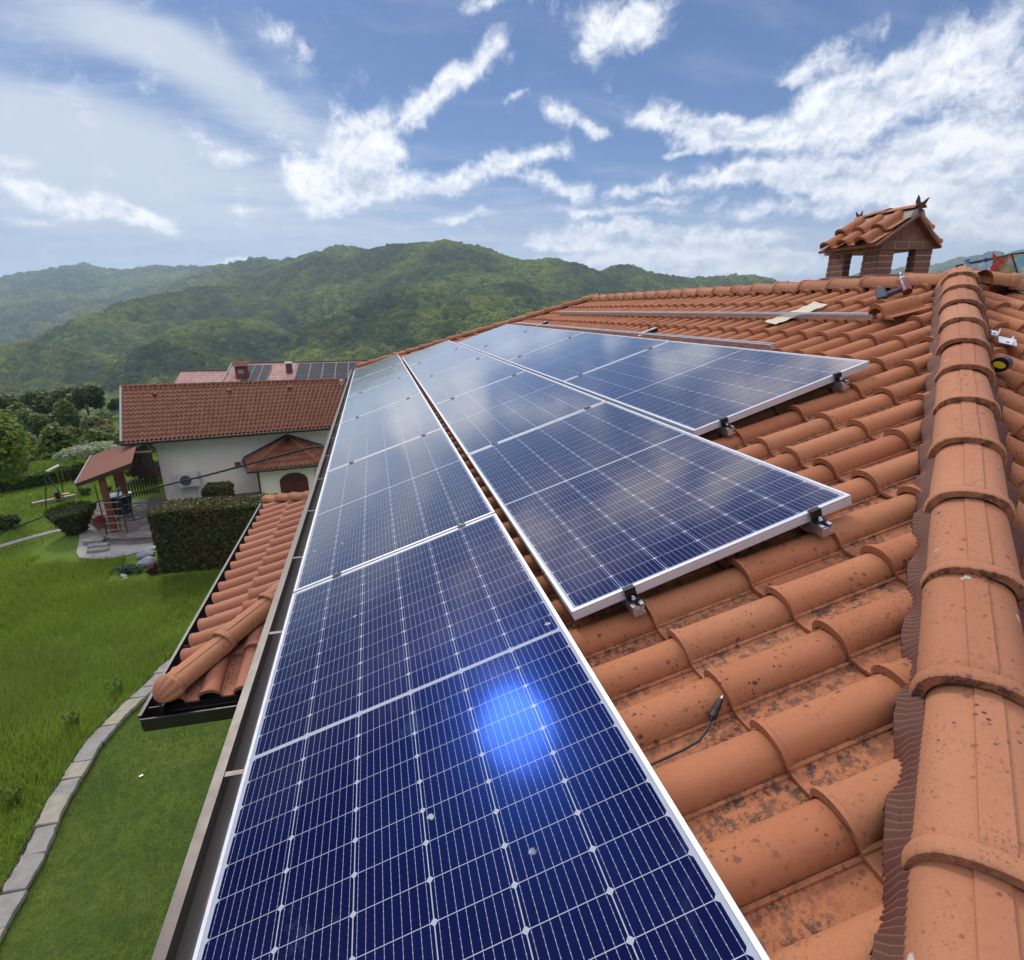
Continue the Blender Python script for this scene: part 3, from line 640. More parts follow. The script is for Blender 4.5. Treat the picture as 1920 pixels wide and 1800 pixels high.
tiles('porch_end_tiles', porch, pp(FSN), -1.66, 9, -.015, 6, M_TILE_SKIRT, loc([plane_cut(hn0, hn1, (0, 0, 0), -.01)], FSN), 16, -.03)
for i, o in enumerate(ridge_run(porch, hn0 + Vector((.05, .065, .04)), hn1 + Vector((0, 0, .04)), M_RIDGE, .088, .405, .0, 31) + ridge_run(porch, hf0 + Vector((.03, -.04, .02)), hf1 + Vector((0, 0, .02)), M_RIDGE, .07, .26, .0, 32)):
    o.matrix_local = pp(Matrix())
# scallop shell end piece
V = []; F = []; na, nb = 40, 8; dh = (hn1 - hn0).normalized(); sdh = dh.cross(Vector((0, 0, 1))).normalized(); uh = sdh.cross(dh); q0 = hn0 + Vector((.055, .075, .045)); tin = []
for i in range(nb + 1):
    for j in range(na + 1):
        a = math.pi * j / na; t = i / nb * math.pi / 2
        rr_ = .108 * (1 + .07 * abs(math.sin(a * 7)) * math.sin(t) - .02)
        p = q0 - dh * (math.cos(t) * rr_ * 1.0) + sdh * (-math.cos(a) * rr_ * math.sin(t)) + uh * (math.sin(a) * rr_ * math.sin(t) * 1.0)
        V.append(tuple(p)); tin.append(.75)
for i in range(nb):
    for j in range(na): k = i * (na + 1) + j; F.append((k, k + 1, k + na + 2, k + na + 1))
sh_ = npmesh('shell_finial', V, F, M_RIDGE, porch, 60, {'tint': tin, 'low': [0] * len(V)}); sh_.matrix_local = pp(Matrix())
mb = MB(); mb.add([(XS + .02, Y0S + .035, ZS - .07), (.62, Y0S + .035, ZS - .07), (.62, Y1S - .02, ZS - .07), (XS + .02, Y1S - .02, ZS - .07), (.62, Y0S + 2.0, ZS + .40), (.62, Y1S - 1.6, ZS + .40)],
                  [(0, 1, 2, 3), (0, 3, 5, 4), (0, 4, 1), (3, 2, 5), (1, 4, 5, 2)]); mb.build('porch_deck', M_DARK, porch, M=pp(Matrix()))
mb = MB(); gutter(mb, -1.055, -.93, -1.07, -.975, Y0S - .04, Y1S + .02, .005, .012)
mb.box((-1.04, Y0S - .06, -1.07), (.0, Y0S - .054, -.985), 0); mb.box((-1.04, Y0S + .045, -1.07), (.0, Y0S + .05, -.985), 1); mb.box((-1.04, Y0S - .054, -1.07), (.0, Y0S + .045, -1.064), 1)
mb.tube([(-1.045, Y0S - .062, -.985), (.0, Y0S - .062, -.985)], .007, 6, 0)
gp = mb.build('porch_gutter', [M_GUTB, M_GUTB], porch, M=pp(Matrix()))
mb = MB(); mb.box((-.9, 1.0, -1.10), (.62, 4.0, -1.075)); mb.build('porch_soffit', M_WOODB, porch, M=pp(Matrix()))
mb = MB(); mb.tube([(-1.03, 1.3, -.985), (-.93, 1.3, -.98)], .006); mb.tube([(-1.03, 2.5, -.985), (-.93, 2.5, -.98)], .006); mb.tube([(-1.03, 3.6, -.985), (-.93, 3.6, -.98)], .006)
mb.build('gutter_strap', M_GUTB, porch, M=pp(Matrix()))

# ------------------------------------------------------------------ solar panels
PW, PL, PH = 1.038, 2.094, .035
def make_panel_mesh():
    f = MB(); t = .002
    # hollow rim: outer wall with grooves, top lip
    def rim(x0, x1, y0, y1):
        rings = [(0, -PH), (0, -PH * .70), (-.0012, -.68 * PH), (-.0012, -.64 * PH), (0, -.62 * PH), (0, -.36 * PH), (-.0012, -.34 * PH), (-.0012, -.30 * PH), (0, -.28 * PH), (0, -.0008), (-.0008, 0), (-.011, 0), (-.0112, -.0016)]
        R_ = []
        for o_, z in rings: R_.append([(x0 - o_, y0 - o_, z), (x1 + o_, y0 - o_, z), (x1 + o_, y1 + o_, z), (x0 - o_, y1 + o_, z)])
        f.loft(R_, 0, None, True, False)
        R2 = [[(x0 + o_, y0 + o_, z), (x1 - o_, y0 + o_, z), (x1 - o_, y1 - o_, z), (x0 + o_, y1 - o_, z)] for o_, z in ((0, -PH), (.030, -PH), (.030, -PH + .0016), (.002, -PH + .0016), (.002, -.007), (.0112, -.007), (.0112, -.0016))]
        f.loft(R2, 0, None, True, False)
    rim(0, PW, 0, PL)
    fm = f.mesh('frame', M_ALU2)
    g = MB(); g.box((.0025, .0025, -.0062), (PW - .0025, PL - .0025, -.0022)); gm = g.mesh('glass', M_CELLS)
    j = MB(); j.box((.42, PL / 2 - .03, -.03), (.52, PL / 2 + .03, -.0065)); jm = j.mesh('junction_box', M_BLACK)
    return fm, gm, jm
fm, gm, jm = make_panel_mesh()
proto = thing('solar_panel', '', 'solar panel')
for nm, me in (('frame', fm), ('glass', gm), ('junction_box', jm)):
    o = bpy.data.objects.new(nm, me); COL.objects.link(o); o.parent = proto
V2, V3 = PW + .043, 2 * PW + .071
cols = [(0.0, -2.104, 6, 'row along the gutter'), (V2, -1.001, 5, 'middle row'), (V3, .031, 4, 'upper row nearest the ridge')]
ordn = ['nearest', 'second nearest', 'third nearest', 'fourth nearest', 'fifth nearest', 'farthest']
first = True
for ci, (v, u0, n, desc) in enumerate(cols):
    for k in range(n):
        o = proto if first else copy_tree(proto); first = False
        o.matrix_world = FR @ T(v, u0 + k * 2.114, 0)
        pos = ordn[k] if k < n - 1 else 'farthest'
        extra = ''
        if (ci, k) == (0, 0): extra = ' with the bright blue sun glint'
        if (ci, k) == (1, 0): extra = ' with two black clamps on its near edge'
        if (ci, k) == (2, 0): extra = ', closest to the hip'
        tag(o, f'{pos} solar panel of the {desc}{extra}', 'solar panel', 'solar panels mounted on the tiled roof')
# rails (profile channel) and clamps
def rail_prof():
    return [(-.02, -.040), (.02, -.040), (.02, -.030), (.006, -.026), (.006, -.020), (.017, -.018), (.020, -.014), (.020, 0), (.008, 0), (.008, -.004), (.014, -.005), (.014, -.011), (-.014, -.011), (-.014, -.005), (-.008, -.004), (-.008, 0), (-.020, 0)]
def make_rail(v, ua, ub, top, label, clamps=(), mids=()):
    r = thing('mounting_rail', label, 'rail', FR @ T(v, ua, top), 'aluminium mounting rails on the roof')
    mb = MB(); mb.prism(rail_prof(), 0, ub - ua, 'y'); mb.build('rail_profile', M_ALU, r)
    for u in clamps:      # black end clamp hooks over the frame edge
        c = MB(); hgt = -top
        c.box((-.019, -.034, .002), (.019, -.030 + .022, .006)); c.box((-.019, -.0125, .002), (.019, -.0085, hgt + .003)); c.box((-.019, -.0125, hgt + .0015), (.019, .008, hgt + .005))
        co = c.build('end_clamp', M_BLACK, r, M=T(0, u - ua, 0))
        b = MB(); b.lathe([(.0085, .006), (.0085, .011), (.006, .012), (.006, .019), (.0035, .020)], 10); b.build('bolt', M_STEEL, co, 30, T(0, -.024, 0))
    for u in mids:
        c = MB(); hgt = -top
        c.box((-.02, -.019, hgt + .0012), (.02, .019, hgt + .004)); c.box((-.02, -.008, .0), (.02, -.006, hgt + .0012)); c.box((-.02, .006, .0), (.02, .008, hgt + .0012))
        co = c.build('mid_clamp', M_BLACK, r, M=T(0, u - ua, 0))
        b = MB(); b.lathe([(.006, 0), (.006, .006)], 8); b.build('bolt', M_STEEL, co, 30, T(0, 0, hgt + .004))
    return r
RT = -PH - .0005
nm3 = [('lower', 'upper')]
for ci, (v, u0, n, desc) in enumerate(cols):
    va, vb = ((.22, .86), (1.283 , 1.975), (2.315, 2.985))[ci]
    for j, vv in enumerate((va, vb)):
        make_rail(vv, u0 - .055, u0 + n * 2.114 + .05, RT, f'aluminium rail under the {"lower" if j == 0 else "upper"} half of the {desc} of panels', [u0], [u0 + 2.114 * k - .01 for k in range(1, n)])
make_rail(3.41, 1.10, 8.6, -.05, 'free aluminium rail lying just above the top row of panels')
make_rail(4.03, .87, 7.75, -.040, 'uncovered long aluminium rail nearest the ridge crossing the bare tiles')
# roof hooks under the rails
for i, (v, ulist) in enumerate(((3.41, (2.6, 4.1, 5.6, 7.1)), (4.03, (2.4, 3.9, 5.4, 6.9)))):
    for u in ulist:
        pass
#SCENE2
# ------------------------------------------------------------------ small things on the roof
def at_roof(v, u, h=0, rot=0): return FR @ T(v, u, h) @ RZ(rot)
def at_end(v, u, h=0, rot=0): return FE @ T(v, u, h) @ RZ(rot)
def end_from_world(x, y): return ((y - YB) / CB, -x)      # (v,u) in the end-slope frame
CREST = HB + .075
def hook(v, u, label, rot=0):
    t = thing('roof_hook', label, 'roof hook', at_roof(v, u, CREST, rot), 'metal roof hooks with cable loops')
    m = MB(); m.box((-.10, -.02, .03), (.07, .02, .035)); m.box((.065, -.02, -.02), (.07, .02, .03)); m.box((-.14, -.02, .012), (-.10, .02, .017)); m.build('bracket', M_WHITE, t)
    m = MB(); m.box((-.05, -.035, -.005), (.07, -.023, .029)); m.build('dark_side_plate', M_BLACK, t)
    for k, (a, b, c) in enumerate(((.10, .16, .09), (.02, -.20, .10))):
        m = MB(); pts = [(a * .3 - .02, b * s_ * 1.6, .02 + c * math.sin(math.pi * s_) + .02 * k) for s_ in [i / 12 for i in range(13)]]
        m.tube(pts, .0032, 6); m.build('cable_loop', M_WIRE, t)
    return t
hook(3.50, 3.15, 'white metal roof hook with dark side and cable loops, nearer one of the two')
hook(3.50, 7.05, 'white metal roof hook with cable loops, farther one of the two')
# loose tile lying across, paper sheet, drill
V, F, tt, ll = tile_field(0, 1, 0, 1, 5); V[:, 2] *= 1.3; V[:, 0] *= .78
lt = thing('loose_roof_tile', 'single loose tile lying crooked at the end of the upper rail', 'roof tile', at_roof(4.00, .70, CREST + .005, -4))
npmesh('tile_body', V, F, M_TILE, lt, 42, {'tint': tt * 0 + .3, 'low': ll * 0})
m = MB(); q = 14
vs = []; fs = []
for i in range(q + 1):
    for j in range(3):
        s = i / q; vs.append((-.24 + .46 * s, (j - 1) * .11 + .10 * s, .012 + .004 * math.sin(i * 1.9) + (.05 * max(0, s - .8) if j == 2 else 0)))
for i in range(q):
    for j in range(2): a = i * 3 + j; fs.append((a, a + 1, a + 4, a + 3))
m.add(vs, fs); vs2 = [(x, y, z - .0015) for x, y, z in vs]; m.add(vs2, [tuple(reversed(f)) for f in fs])
pc = m.build('cardboard_strip', simple('pale yellow cardboard', (.55, .50, .36), .8, 0, .08, 9), None, None, at_roof(4.10, 1.68, CREST, -14), fix=False)
tag(pc, 'pale yellow strip of cardboard pushed under the uncovered rail', 'cardboard')
_x = Vector((.50, .72, .48)).normalized(); _z = Vector((.85, -.45, .15)); _z = (_z - _x * _z.dot(_x)).normalized(); _y = _z.cross(_x)
DRM = Matrix(((_x.x, _y.x, _z.x, 0), (_x.y, _y.y, _z.y, 0), (_x.z, _y.z, _z.z, 0), (0, 0, 0, 1)))
dr = thing('power_drill', 'cordless drill in black, grey and dull red lying below the ridge', 'power drill', FR @ T(4.63, 1.22, CREST + .055) @ DRM @ Matrix.Scale(.92, 4))
M_DRED = simple('dull red plastic', (.16, .03, .035), .45); M_DGR = simple('dark blue grey plastic', (.045, .055, .07), .45); M_DLG = simple('light grey ring', (.5, .52, .52), .4)
m = MB(); m.tube([(-.10, 0, 0), (-.02, 0, 0), (.05, 0, 0), (.065, 0, 0)], [.034, .037, .034, .024], 14); m.build('motor_body', M_DRED, dr, 35)
m = MB(); m.tube([(.064, 0, 0), (.072, 0, 0), (.082, 0, 0)], [.026, .026, .024], 14); m.build('torque_ring', M_DLG, dr, 35)
m = MB(); m.tube([(.082, 0, 0), (.10, 0, 0), (.125, 0, 0)], [.023, .022, .013], 12); m.build('chuck', M_DGR, dr, 35)
m = MB(); m.tube([(.12, 0, 0), (.16, 0, 0)], [.005, .004], 8); m.build('bit', M_WHITE, dr, 35)
m = MB(); m.tube([(-.04, 0, -.02), (-.055, 0, -.08), (-.06, 0, -.135)], [.022, .020, .024], 10); m.build('handle', M_DGR, dr, 40)
m = MB(); m.box((-.11, -.034, -.20), (.02, .034, -.135), 0, None, .008); m.build('battery', M_DGR, dr)
m = MB(); m.box((-.02, -.012, -.06), (-.005, .012, -.03), 0, None, .002); m.build('trigger', M_DRED, dr)
# cable with connector between the tiles
cb_ = thing('connector_cable', 'black panel cable with plug lying in a tile valley beside the panel', 'cable', at_roof(1.2, -1.52, HB + .02))
m = MB(); pts = [(-.24, -.02, .035), (-.18, -.012, .016), (-.115, -.004, .008), (-.05, -.002, .006), (.0, .002, .008), (.032, .018, .012), (.055, .036, .018)]
fine = []
for i in range(len(pts) - 1):
    for k in range(4): s = k / 4; fine.append(tuple(a * (1 - s) + b * s for a, b in zip(pts[i], pts[i + 1])))
m.tube(fine + [pts[-1]], .0032, 8); m.build('cable', M_WIRE, cb_, 60)
a = Vector(pts[-1]); d = Vector((.026, .016, .006)).normalized()
m = MB(); m.tube([a - d * .005, a + d * .004, a + d * .005, a + d * .022, a + d * .024, a + d * .042, a + d * .043, a + d * .062], [.005, .008, .0105, .0105, .008, .009, .007, .0055], 10); m.build('plug', M_BLACK, cb_, 35)
m = MB(); m.tube([a + d * .062, a + d * .072], [.004, .0035], 8); m.build('contact', M_STEEL, cb_, 35)
# on the end slope: tape measure, rail end, small brackets
def at_px(x, y, z, rot=0): return T(x, y, z) @ RZ(rot)
v_, u_ = end_from_world(3.47, -.33)
tm = thing('tape_measure', 'black and yellow tape measure lying beside the hip tiles', 'tape measure', at_end(v_ + .0, u_ + .02, CREST + .03, 20))
m = MB(); m.prism([(.036 * math.cos(a) * (1.0), .036 * math.sin(a)) for a in [i * math.pi / 10 for i in range(20)]], -.022, .022, 'y'); m.build('case', M_BLACK, tm, 35)
m = MB(); m.prism([(.026 * math.cos(a), .015 * math.sin(a)) for a in [i * math.pi / 10 for i in range(20)]], -.0245, .0245, 'y'); m.build('yellow_badge', simple('yellow plastic', (.75, .55, .02), .4), tm, 35)
m = MB(); m.box((.0, -.016, -.036), (.055, .016, -.030)); m.build('tape_mouth', M_STEEL, tm)
er = thing('mounting_rail', 'short end of an aluminium rail on the end slope beside the tape measure', 'rail', Matrix(((0, 1, 0, 3.50), (-1, 0, 0, -.42), (0, 0, 1, .975), (0, 0, 0, 1))) @ RX(0), 'aluminium mounting rails on the roof')
m = MB(); m.prism([(x * 1.5, z * 1.5) for x, z in rail_prof()], 0, 1.6, 'y'); m.build('rail_profile', M_ALU, er)
for (x, y, z, rot, L_, lab) in ((3.93, .10, 1.10, -30, .09, 'small flat metal bracket piece on the end slope, upper of the two'), (3.90, .00, 1.075, -28, .12, 'white square metal plate on the end slope, larger of the two pieces')):
    v_, u_ = end_from_world(x, y)
    t = thing('metal_bracket', lab, 'bracket', at_end(v_, u_, CREST + .008, 70 + rot)); m = MB(); m.box((-.02 if L_ < .1 else -.04, 0, 0), (.02 if L_ < .1 else .04, L_, .003)); m.box((-.02, 0, .003), (-.017, L_, .02)); m.build('plate', M_WHITE, t)
    m = MB(); m.lathe([(.007, .003), (.007, .006)], 8, 0, T(0, L_ * .75, 0)); m.build('hole_washer', M_BLACK, t)
# bottles and shopping bag beyond the apex
M_PET = mat('clear bottle plastic')[0]; nt = NT(M_PET.node_tree)
b_ = nt.new('ShaderNodeBsdfPrincipled'); nt.put(b_.inputs['Base Color'], (.80, .84, .86)); b_.inputs['Roughness'].default_value = .12; b_.inputs['Transmission Weight'].default_value = .75; b_.inputs['IOR'].default_value = 1.15; b_.inputs['Alpha'].default_value = .75; out(nt, b_.outputs[0])
def bottle(x, y, z, tilt, capcol, label, liquid=None):
    t = thing('plastic_bottle', label, 'bottle', T(x, y, z) @ RX(tilt[0]) @ RY(tilt[1]), 'plastic bottles beside the shopping bag')
    m = MB(); m.lathe([(.030, -.13), (.034, -.125), (.034, -.06), (.031, -.055), (.034, -.05), (.034, .02), (.030, .045), (.018, .075), (.0125, .085), (.0125, .10)], 18); m.build('bottle_body', M_PET, t, 50)
    m = MB(); m.lathe([(.0165, .092), (.0168, .108), (.0155, .114), (.001, .115)], 16); m.build('cap', capcol, t, 35)
    if liquid: m = MB(); m.lathe([(.029, -.124), (.0325, -.12), (.0325, -.03), (.001, -.03)], 16); m.build('drink', liquid, t, 40)
    return t
M_CAPL = simple('light blue cap', (.05, .22, .60), .4); M_CAPD = simple('dark blue cap', (.02, .03, .35), .4)
bottle(5.00, 1.262, 1.445, (-4, 4), M_CAPL, 'clear plastic bottle with a light blue cap behind the roof apex')
bottle(5.00, 1.150, 1.440, (6, 10), M_CAPD, 'clear plastic bottle with a dark blue cap and yellowish drink', simple('yellowish drink', (.55, .50, .25), .3))
def mat_bag():
    m, nt = mat('printed shopping bag'); co = objco(nt); n = nt.noise(co, 9, 3, .6, .6, 1); h = nt.noise(co, 5, 4, .7)
    c = nt.mix(nt.mr(h, .35, .65), (.30, .10, .07), (.35, .42, .12)); c = nt.mix(nt.mr(nt.noise(co, 12, 3, .6), .52, .62), c, (.55, .40, .32)); c = nt.mix(nt.mr(nt.noise(co, 7, 3, .6, .4), .56, .64), c, (.10, .35, .42))
    out(nt, bsdf(nt, c, .35, 0, nt.bump(h, .4, .02))); return m
bag = thing('shopping_bag', 'printed picture shopping bag with dark edging behind the apex', 'bag', T(5.30, 1.30, 1.40))
M_BAG = mat_bag(); M_EDGE = simple('dark purple edging', (.035, .012, .03), .6)
pts = {'a': (0, .30, .13), 'b': (0, -.12, .185), 'c': (.02, -.235, -.05), 'd': (.0, .14, -.06), 'a2': (.16, .26, .10), 'b2': (.14, -.22, .20), 'c2': (.16, -.34, -.06), 'd2': (.14, .12, -.06)}
m = MB(); k = list(pts.values()); m.add(k, [(0, 1, 2, 3), (7, 6, 5, 4), (0, 3, 7, 4), (1, 5, 6, 2), (3, 2, 6, 7)]); m.build('bag_body', M_BAG, bag)
for nm_, seq in (('front_edging', 'a b c'), ('back_edging', 'a2 b2 c2'), ('side_edging', 'b b2')):
    m = MB(); m.tube([pts[i] for i in seq.split()], .006, 6); m.build(nm_, M_EDGE, bag)
m = MB(); m.add([(-.01, .20, .125), (-.01, .0, .15), (-.012, -.02, .06), (-.012, .17, .05)], [(0, 1, 2, 3)]); m.add([(-.016, .20, .125), (-.016, .0, .15), (-.018, -.02, .06), (-.018, .17, .05)], [(3, 2, 1, 0)]); m.build('pale_print', simple('pale blue print', (.40, .62, .70), .4), bag, fix=False)
rb = thing('red_ribbon', 'crumpled red plastic strap hanging over the shopping bag', 'strap', T(5.12, 1.12, 1.45))
for k, seq in enumerate(([(0, .06, .13), (0, .03, .10), (0, .0, .08), (.0, -.03, .07)], [(0, .05, .03), (-.01, .01, .05), (-.02, -.03, .02), (0, -.03, -.04), (0, .0, -.07), (0, .05, -.09)], [(0, .19, .02), (-.02, .17, -.01), (-.02, .12, -.03)])):
    m = MB(); vs = []
    for i, p in enumerate(seq):
        for s in (-1, 1): vs.append((p[0] + .012 * math.sin(i * 2.1), p[1] + s * .006, p[2] + s * .018))
    m.add(vs, [(2 * i, 2 * i + 1, 2 * i + 3, 2 * i + 2) for i in range(len(seq) - 1)]); m.add([(x + .003, y, z) for x, y, z in vs], [(2 * i + 2, 2 * i + 3, 2 * i + 1, 2 * i) for i in range(len(seq) - 1)])
    m.build('strap_piece', M_RED, rb, fix=False)
# wrapped parcel roll under the bag
# ------------------------------------------------------------------ chimney
def mat_brick():
    m, nt = mat('chimney brick'); g = geopos(nt); rv = nt.attr('rv'); oi = nt.new('ShaderNodeObjectInfo')
    n = nt.noise(g, 22, 5, .7); b = nt.noise(g, 7, 2)
    c = nt.mix(b, (.18, .07, .045), (.33, .135, .085)); c = nt.mix(nt.mr(n, .45, .7, 0, .5), c, (.10, .05, .04))
    out(nt, bsdf(nt, c, .85, 0, nt.bump(n, .4, .004))); return m
M_BRICK = mat_brick()
ch = thing('brick_chimney', 'open brick chimney with four piers under a small tiled gable roof', 'chimney', T(5.12, 2.25, 1.3))
CI = ch.matrix_world.inverted()
def bricks(name, x0, x1, y0, y1, z0, z1, courses, lx=.12, seed=0):
    """courses of separate bricks with recessed mortar core; all four faces"""
    r = random.Random(seed); m = MB(); g = .009; hh = (z1 - z0) / courses
    m.box((x0 + .004, y0 + .004, z0), (x1 - .004, y1 - .004, z1 - .001), 1)
    for i in range(courses):
        za, zb = z0 + i * hh + g / 2, z0 + (i + 1) * hh - g / 2; j = r.uniform(-.003, .003)
        nx = max(1, round((x1 - x0) / lx)); ny = max(1, round((y1 - y0) / lx))
        if nx * ny <= 4 or i % 1 == 0:
            xs = [x0 + (x1 - x0) * k / nx for k in range(nx + 1)]; off = (x1 - x0) / nx * .5 if (i % 2 and nx > 1) else 0
            if off: xs = [x0] + [x0 + off + (x1 - x0) * k / nx for k in range(nx)] + [x1]
            for k in range(len(xs) - 1):
                for (ya, yb_) in ((y0, y0 + .05), (y1 - .05, y1)):
                    e = r.uniform(-.0025, .0025); m.box((xs[k] + (g / 2 if k else 0), ya + (e if ya == y0 else 0), za), (xs[k + 1] - (g / 2 if k < len(xs) - 2 else 0), yb_ + (e if yb_ == y1 else 0), zb), 0, None, .002)
            ys = [y0 + .053 + (y1 - y0 - .106) * k / ny for k in range(ny + 1)]
            if i % 2 and ny > 1: ys = [ys[0]] + [(ys[k] + ys[k + 1]) / 2 for k in range(ny)] + [ys[-1]]
            for k in range(len(ys) - 1):
                for (xa, xb_) in ((x0, x0 + .05), (x1 - .05, x1)):
                    e = r.uniform(-.0025, .0025); m.box((xa + (e if xa == x0 else 0), ys[k] + g / 2, za), (xb_ + (e if xb_ == x1 else 0), ys[k + 1] - g / 2, zb), 0, None, .002)
    return m.build(name, [M_BRICK, M_MORTAR], ch, M=CI)
cx0, cx1, cy0, cy1 = 4.845, 5.395, 1.925, 2.555
bricks('brick_base', cx0 - .012, cx1 + .012, cy0 - .012, cy1 + .012, 1.15, 1.487, 6, .14, 1)
for nm_, (a, b, c, d) in (('pier', (cx0, cx0 + .15, cy0, cy0 + .165)), ('pier', (cx1 - .17, cx1, cy0, cy0 + .085)), ('pier', (cx0, cx0 + .08, 2.31, 2.51)), ('pier', (cx1 - .17, cx1, cy1 - .14, cy1 - .05))):
    bricks(nm_, a, b, c, d, 1.487, 1.69, 4, .20, int(a * 100 + c * 10))
bricks('brick_lintel', cx0 - .014, cx1 + .014, cy0 - .014, cy1 + .004, 1.69, 1.755, 1, .13, 9)
# gable bricks
m = MB(); xm = 5.12
for yy in (cy0 - .004, cy1 - .05):
    for i in range(3):
        z0 = 1.757 + i * .054; w0 = .255 * (1 - i / 3.1) ; w1 = .255 * (1 - (i + 1) / 3.1); n = (3, 2, 1)[i]
        for k in range(n):
            a = -w0 + 2 * w0 * k / n + .003; b = -w0 + 2 * w0 * (k + 1) / n - .003; s = (w1 + .01) / w0
            pa = [(xm + a, z0), (xm + b, z0), (xm + (b if k < n - 1 else w1), z0 + .050), (xm + (a if k > 0 else -w1), z0 + .050)]
            m.prism(pa, yy, yy + .05, 'y', 0)
    m.prism([(xm - .272, 1.750), (xm + .272, 1.750), (xm, 1.932)], yy + .006, yy + .046, 'y', 1)
m.build('brick_gable', [M_BRICK, M_MORTAR], ch, M=CI)
zr = 1.975
for sgn in (-1, 1):
    xe, ze = (.385, 1.728) if sgn < 0 else (.30, 1.715); sl_ = math.atan2(zr - ze, xe); cs_, ss_ = math.cos(sl_), math.sin(sl_); kx = math.hypot(zr - ze, xe) / .475
    Fr = Matrix(((cs_ * -sgn, 0, -ss_ * -sgn, xm + sgn * xe), (0, -sgn * -1 if False else (1 if sgn < 0 else -1), 0, 1.87 if sgn < 0 else 2.52), (ss_, 0, cs_, ze), (0, 0, 0, 1)))
    V, F, tt, ll = tile_field(.01, 3, 0, 1, 40 + sgn); V[:, 0] *= .62
    V2_, F2_, tt2, ll2 = tile_field(.01, 3, .19, 1, 50 + sgn); V2_[:, 0] = .19 + (V2_[:, 0] - .19) * .80; V2_[:, 2] += .010
    VV = np.concatenate([V, V2_]); VV[:, 0] *= kx; FF_ = np.concatenate([F, F2_ + len(V)])
    o = npmesh('chimney_roof_tiles', VV, FF_, M_TILE, ch, 42, {'tint': np.concatenate([tt, tt2]), 'low': np.concatenate([ll, ll2]) * .3}, CI @ Fr)
    m = MB(); m.box((-.01, -.02, -.022), (.475 * kx, .65, -.004)); m.build('roof_board', simple('brown fired slab', (.20, .085, .05), .8, 0, .3, 15), ch, M=CI @ Fr)
m = MB(); m.box((cx0 - .01, cy0, 1.757), (cx1 + .01, cy1, 1.77)); m.build('dark_inner_slab', M_DARK, ch, M=CI)
# ridge of the little roof: mortar, flat caps and fish-tail horns
m = MB(); pr_ = [(-.085, -.04), (.085, -.04), (.05, .022), (0, .035), (-.05, .022)]
m.prism([(xm + x, zr + z) for x, z in pr_], 1.88, 2.50, 'y'); m.build('mortar_bed', M_MORTAR, ch, M=CI)
for k in range(2):
    V = []; F = []; ns = 10
    for i in range(6):
        y = 1.87 + k * .30 + .34 * i / 5; hh = .035 + .012 * (1 - i / 5) + .012 * math.sin(math.pi * (y - 1.87) / .64)
        for j in range(ns + 1):
            a = math.pi * j / ns; V.append((xm - math.cos(a) * .062, y, zr + hh + math.sin(a) * .030 - .01))
    for i in range(5):
        for j in range(ns): q_ = i * (ns + 1) + j; F.append((q_, q_ + 1, q_ + ns + 2, q_ + ns + 1))
    npmesh('ridge_cap', V, F, M_RIDGE, ch, 50, {'tint': [.3 + .3 * k] * len(V), 'low': [0] * len(V)}, CI)
def horn(y, s, name):
    m = MB(); poly = [(-.05, 0), (-.022, .02), (-.032, .06), (-.040, .118), (-.014, .082), (.004, .066), (.022, .085), (.052, .128), (.050, .07), (.030, .02), (.05, 0)]
    m.prism([(a * s, b * s) for a, b in poly], -.012 * s, .012 * s, 'x', 0); m.prism([(a * s * .8, b * s * .9 + .002) for a, b in poly], -.018 * s, .018 * s, 'x', 0)
    o = m.build(name, simple('dark fired clay horn', (.13, .05, .035), .8, 0, .3, 20), ch, 40, CI @ T(xm, y, zr + .02) @ RZ(0)); return o
o = horn(1.87, .92, 'fish_tail_horn'); o.matrix_local = CI @ T(xm, 1.89, zr + .015) @ RZ(32) @ RX(14)
o = horn(2.56, .62, 'fish_tail_horn'); o.matrix_local = CI @ T(xm, 2.50, zr + .03) @ RZ(32) @ RX(-10)
#SCENE3
# ------------------------------------------------------------------ neighbour houses
def tile_sheet(name, A, B, Cc, D, nx, ny, material, parent, hw=.05, sub=6, seed=0):
    """barrel tile roof as a relief on the quad A(eave left) B(eave right) C(ridge right) D(ridge left)"""
    A, B, Cc, D = [np.array(p, float) for p in (A, B, Cc, D)]; r = np.random.default_rng(seed)
    nrm = np.cross(B - A, D - A); nrm /= np.linalg.norm(nrm); nrm *= np.sign(nrm[2])
    S = []; prof = []
    for i in range(sub): s = i / sub; S.append(s); prof.append(hw * max(0, math.sin(math.pi * s / .62)) if s < .62 else -.004)
    us = np.array([(i + s) / nx for i in range(nx) for s in S] + [1.0]); ph = np.array(prof * nx + [0]); V = []; T_ = []; L_ = []; F = []; m_ = len(us)
    tint = r.random((ny, nx + 1)); col = np.minimum((us * nx).astype(int), nx)
    for j in range(ny):
        for (w, dz) in ((0.0, 0.0), (0.0001, .030), (.12, .026), (1.0, .004)):
            v = (j + w) / ny; P = ((A[None] * (1 - us[:, None]) + B[None] * us[:, None]) * (1 - v) + (D[None] * (1 - us[:, None]) + Cc[None] * us[:, None]) * v)
            V.append(P + nrm[None] * (ph * (1.12 if w < .2 else 1) + dz)[:, None]); T_.append(tint[j][col]); L_.append(np.where(ph < .005, .5, 0))
    V = np.concatenate(V); nr = ny * 4
    for rr_ in range(nr - 1):
        a = rr_ * m_ + np.arange(m_ - 1); F.append(np.stack([a, a + 1, a + m_ + 1, a + m_], 1))
    return npmesh(name, V, np.concatenate(F), material, parent, 50, {'tint': np.concatenate(T_), 'low': np.concatenate(L_)})
M_TILE2 = mat_terracotta('neighbour brown red tile', (.20, .080, .042), .6, .3)
M_TILE3 = mat_terracotta('far pinkish tile', (.62, .42, .38), .8, .2)
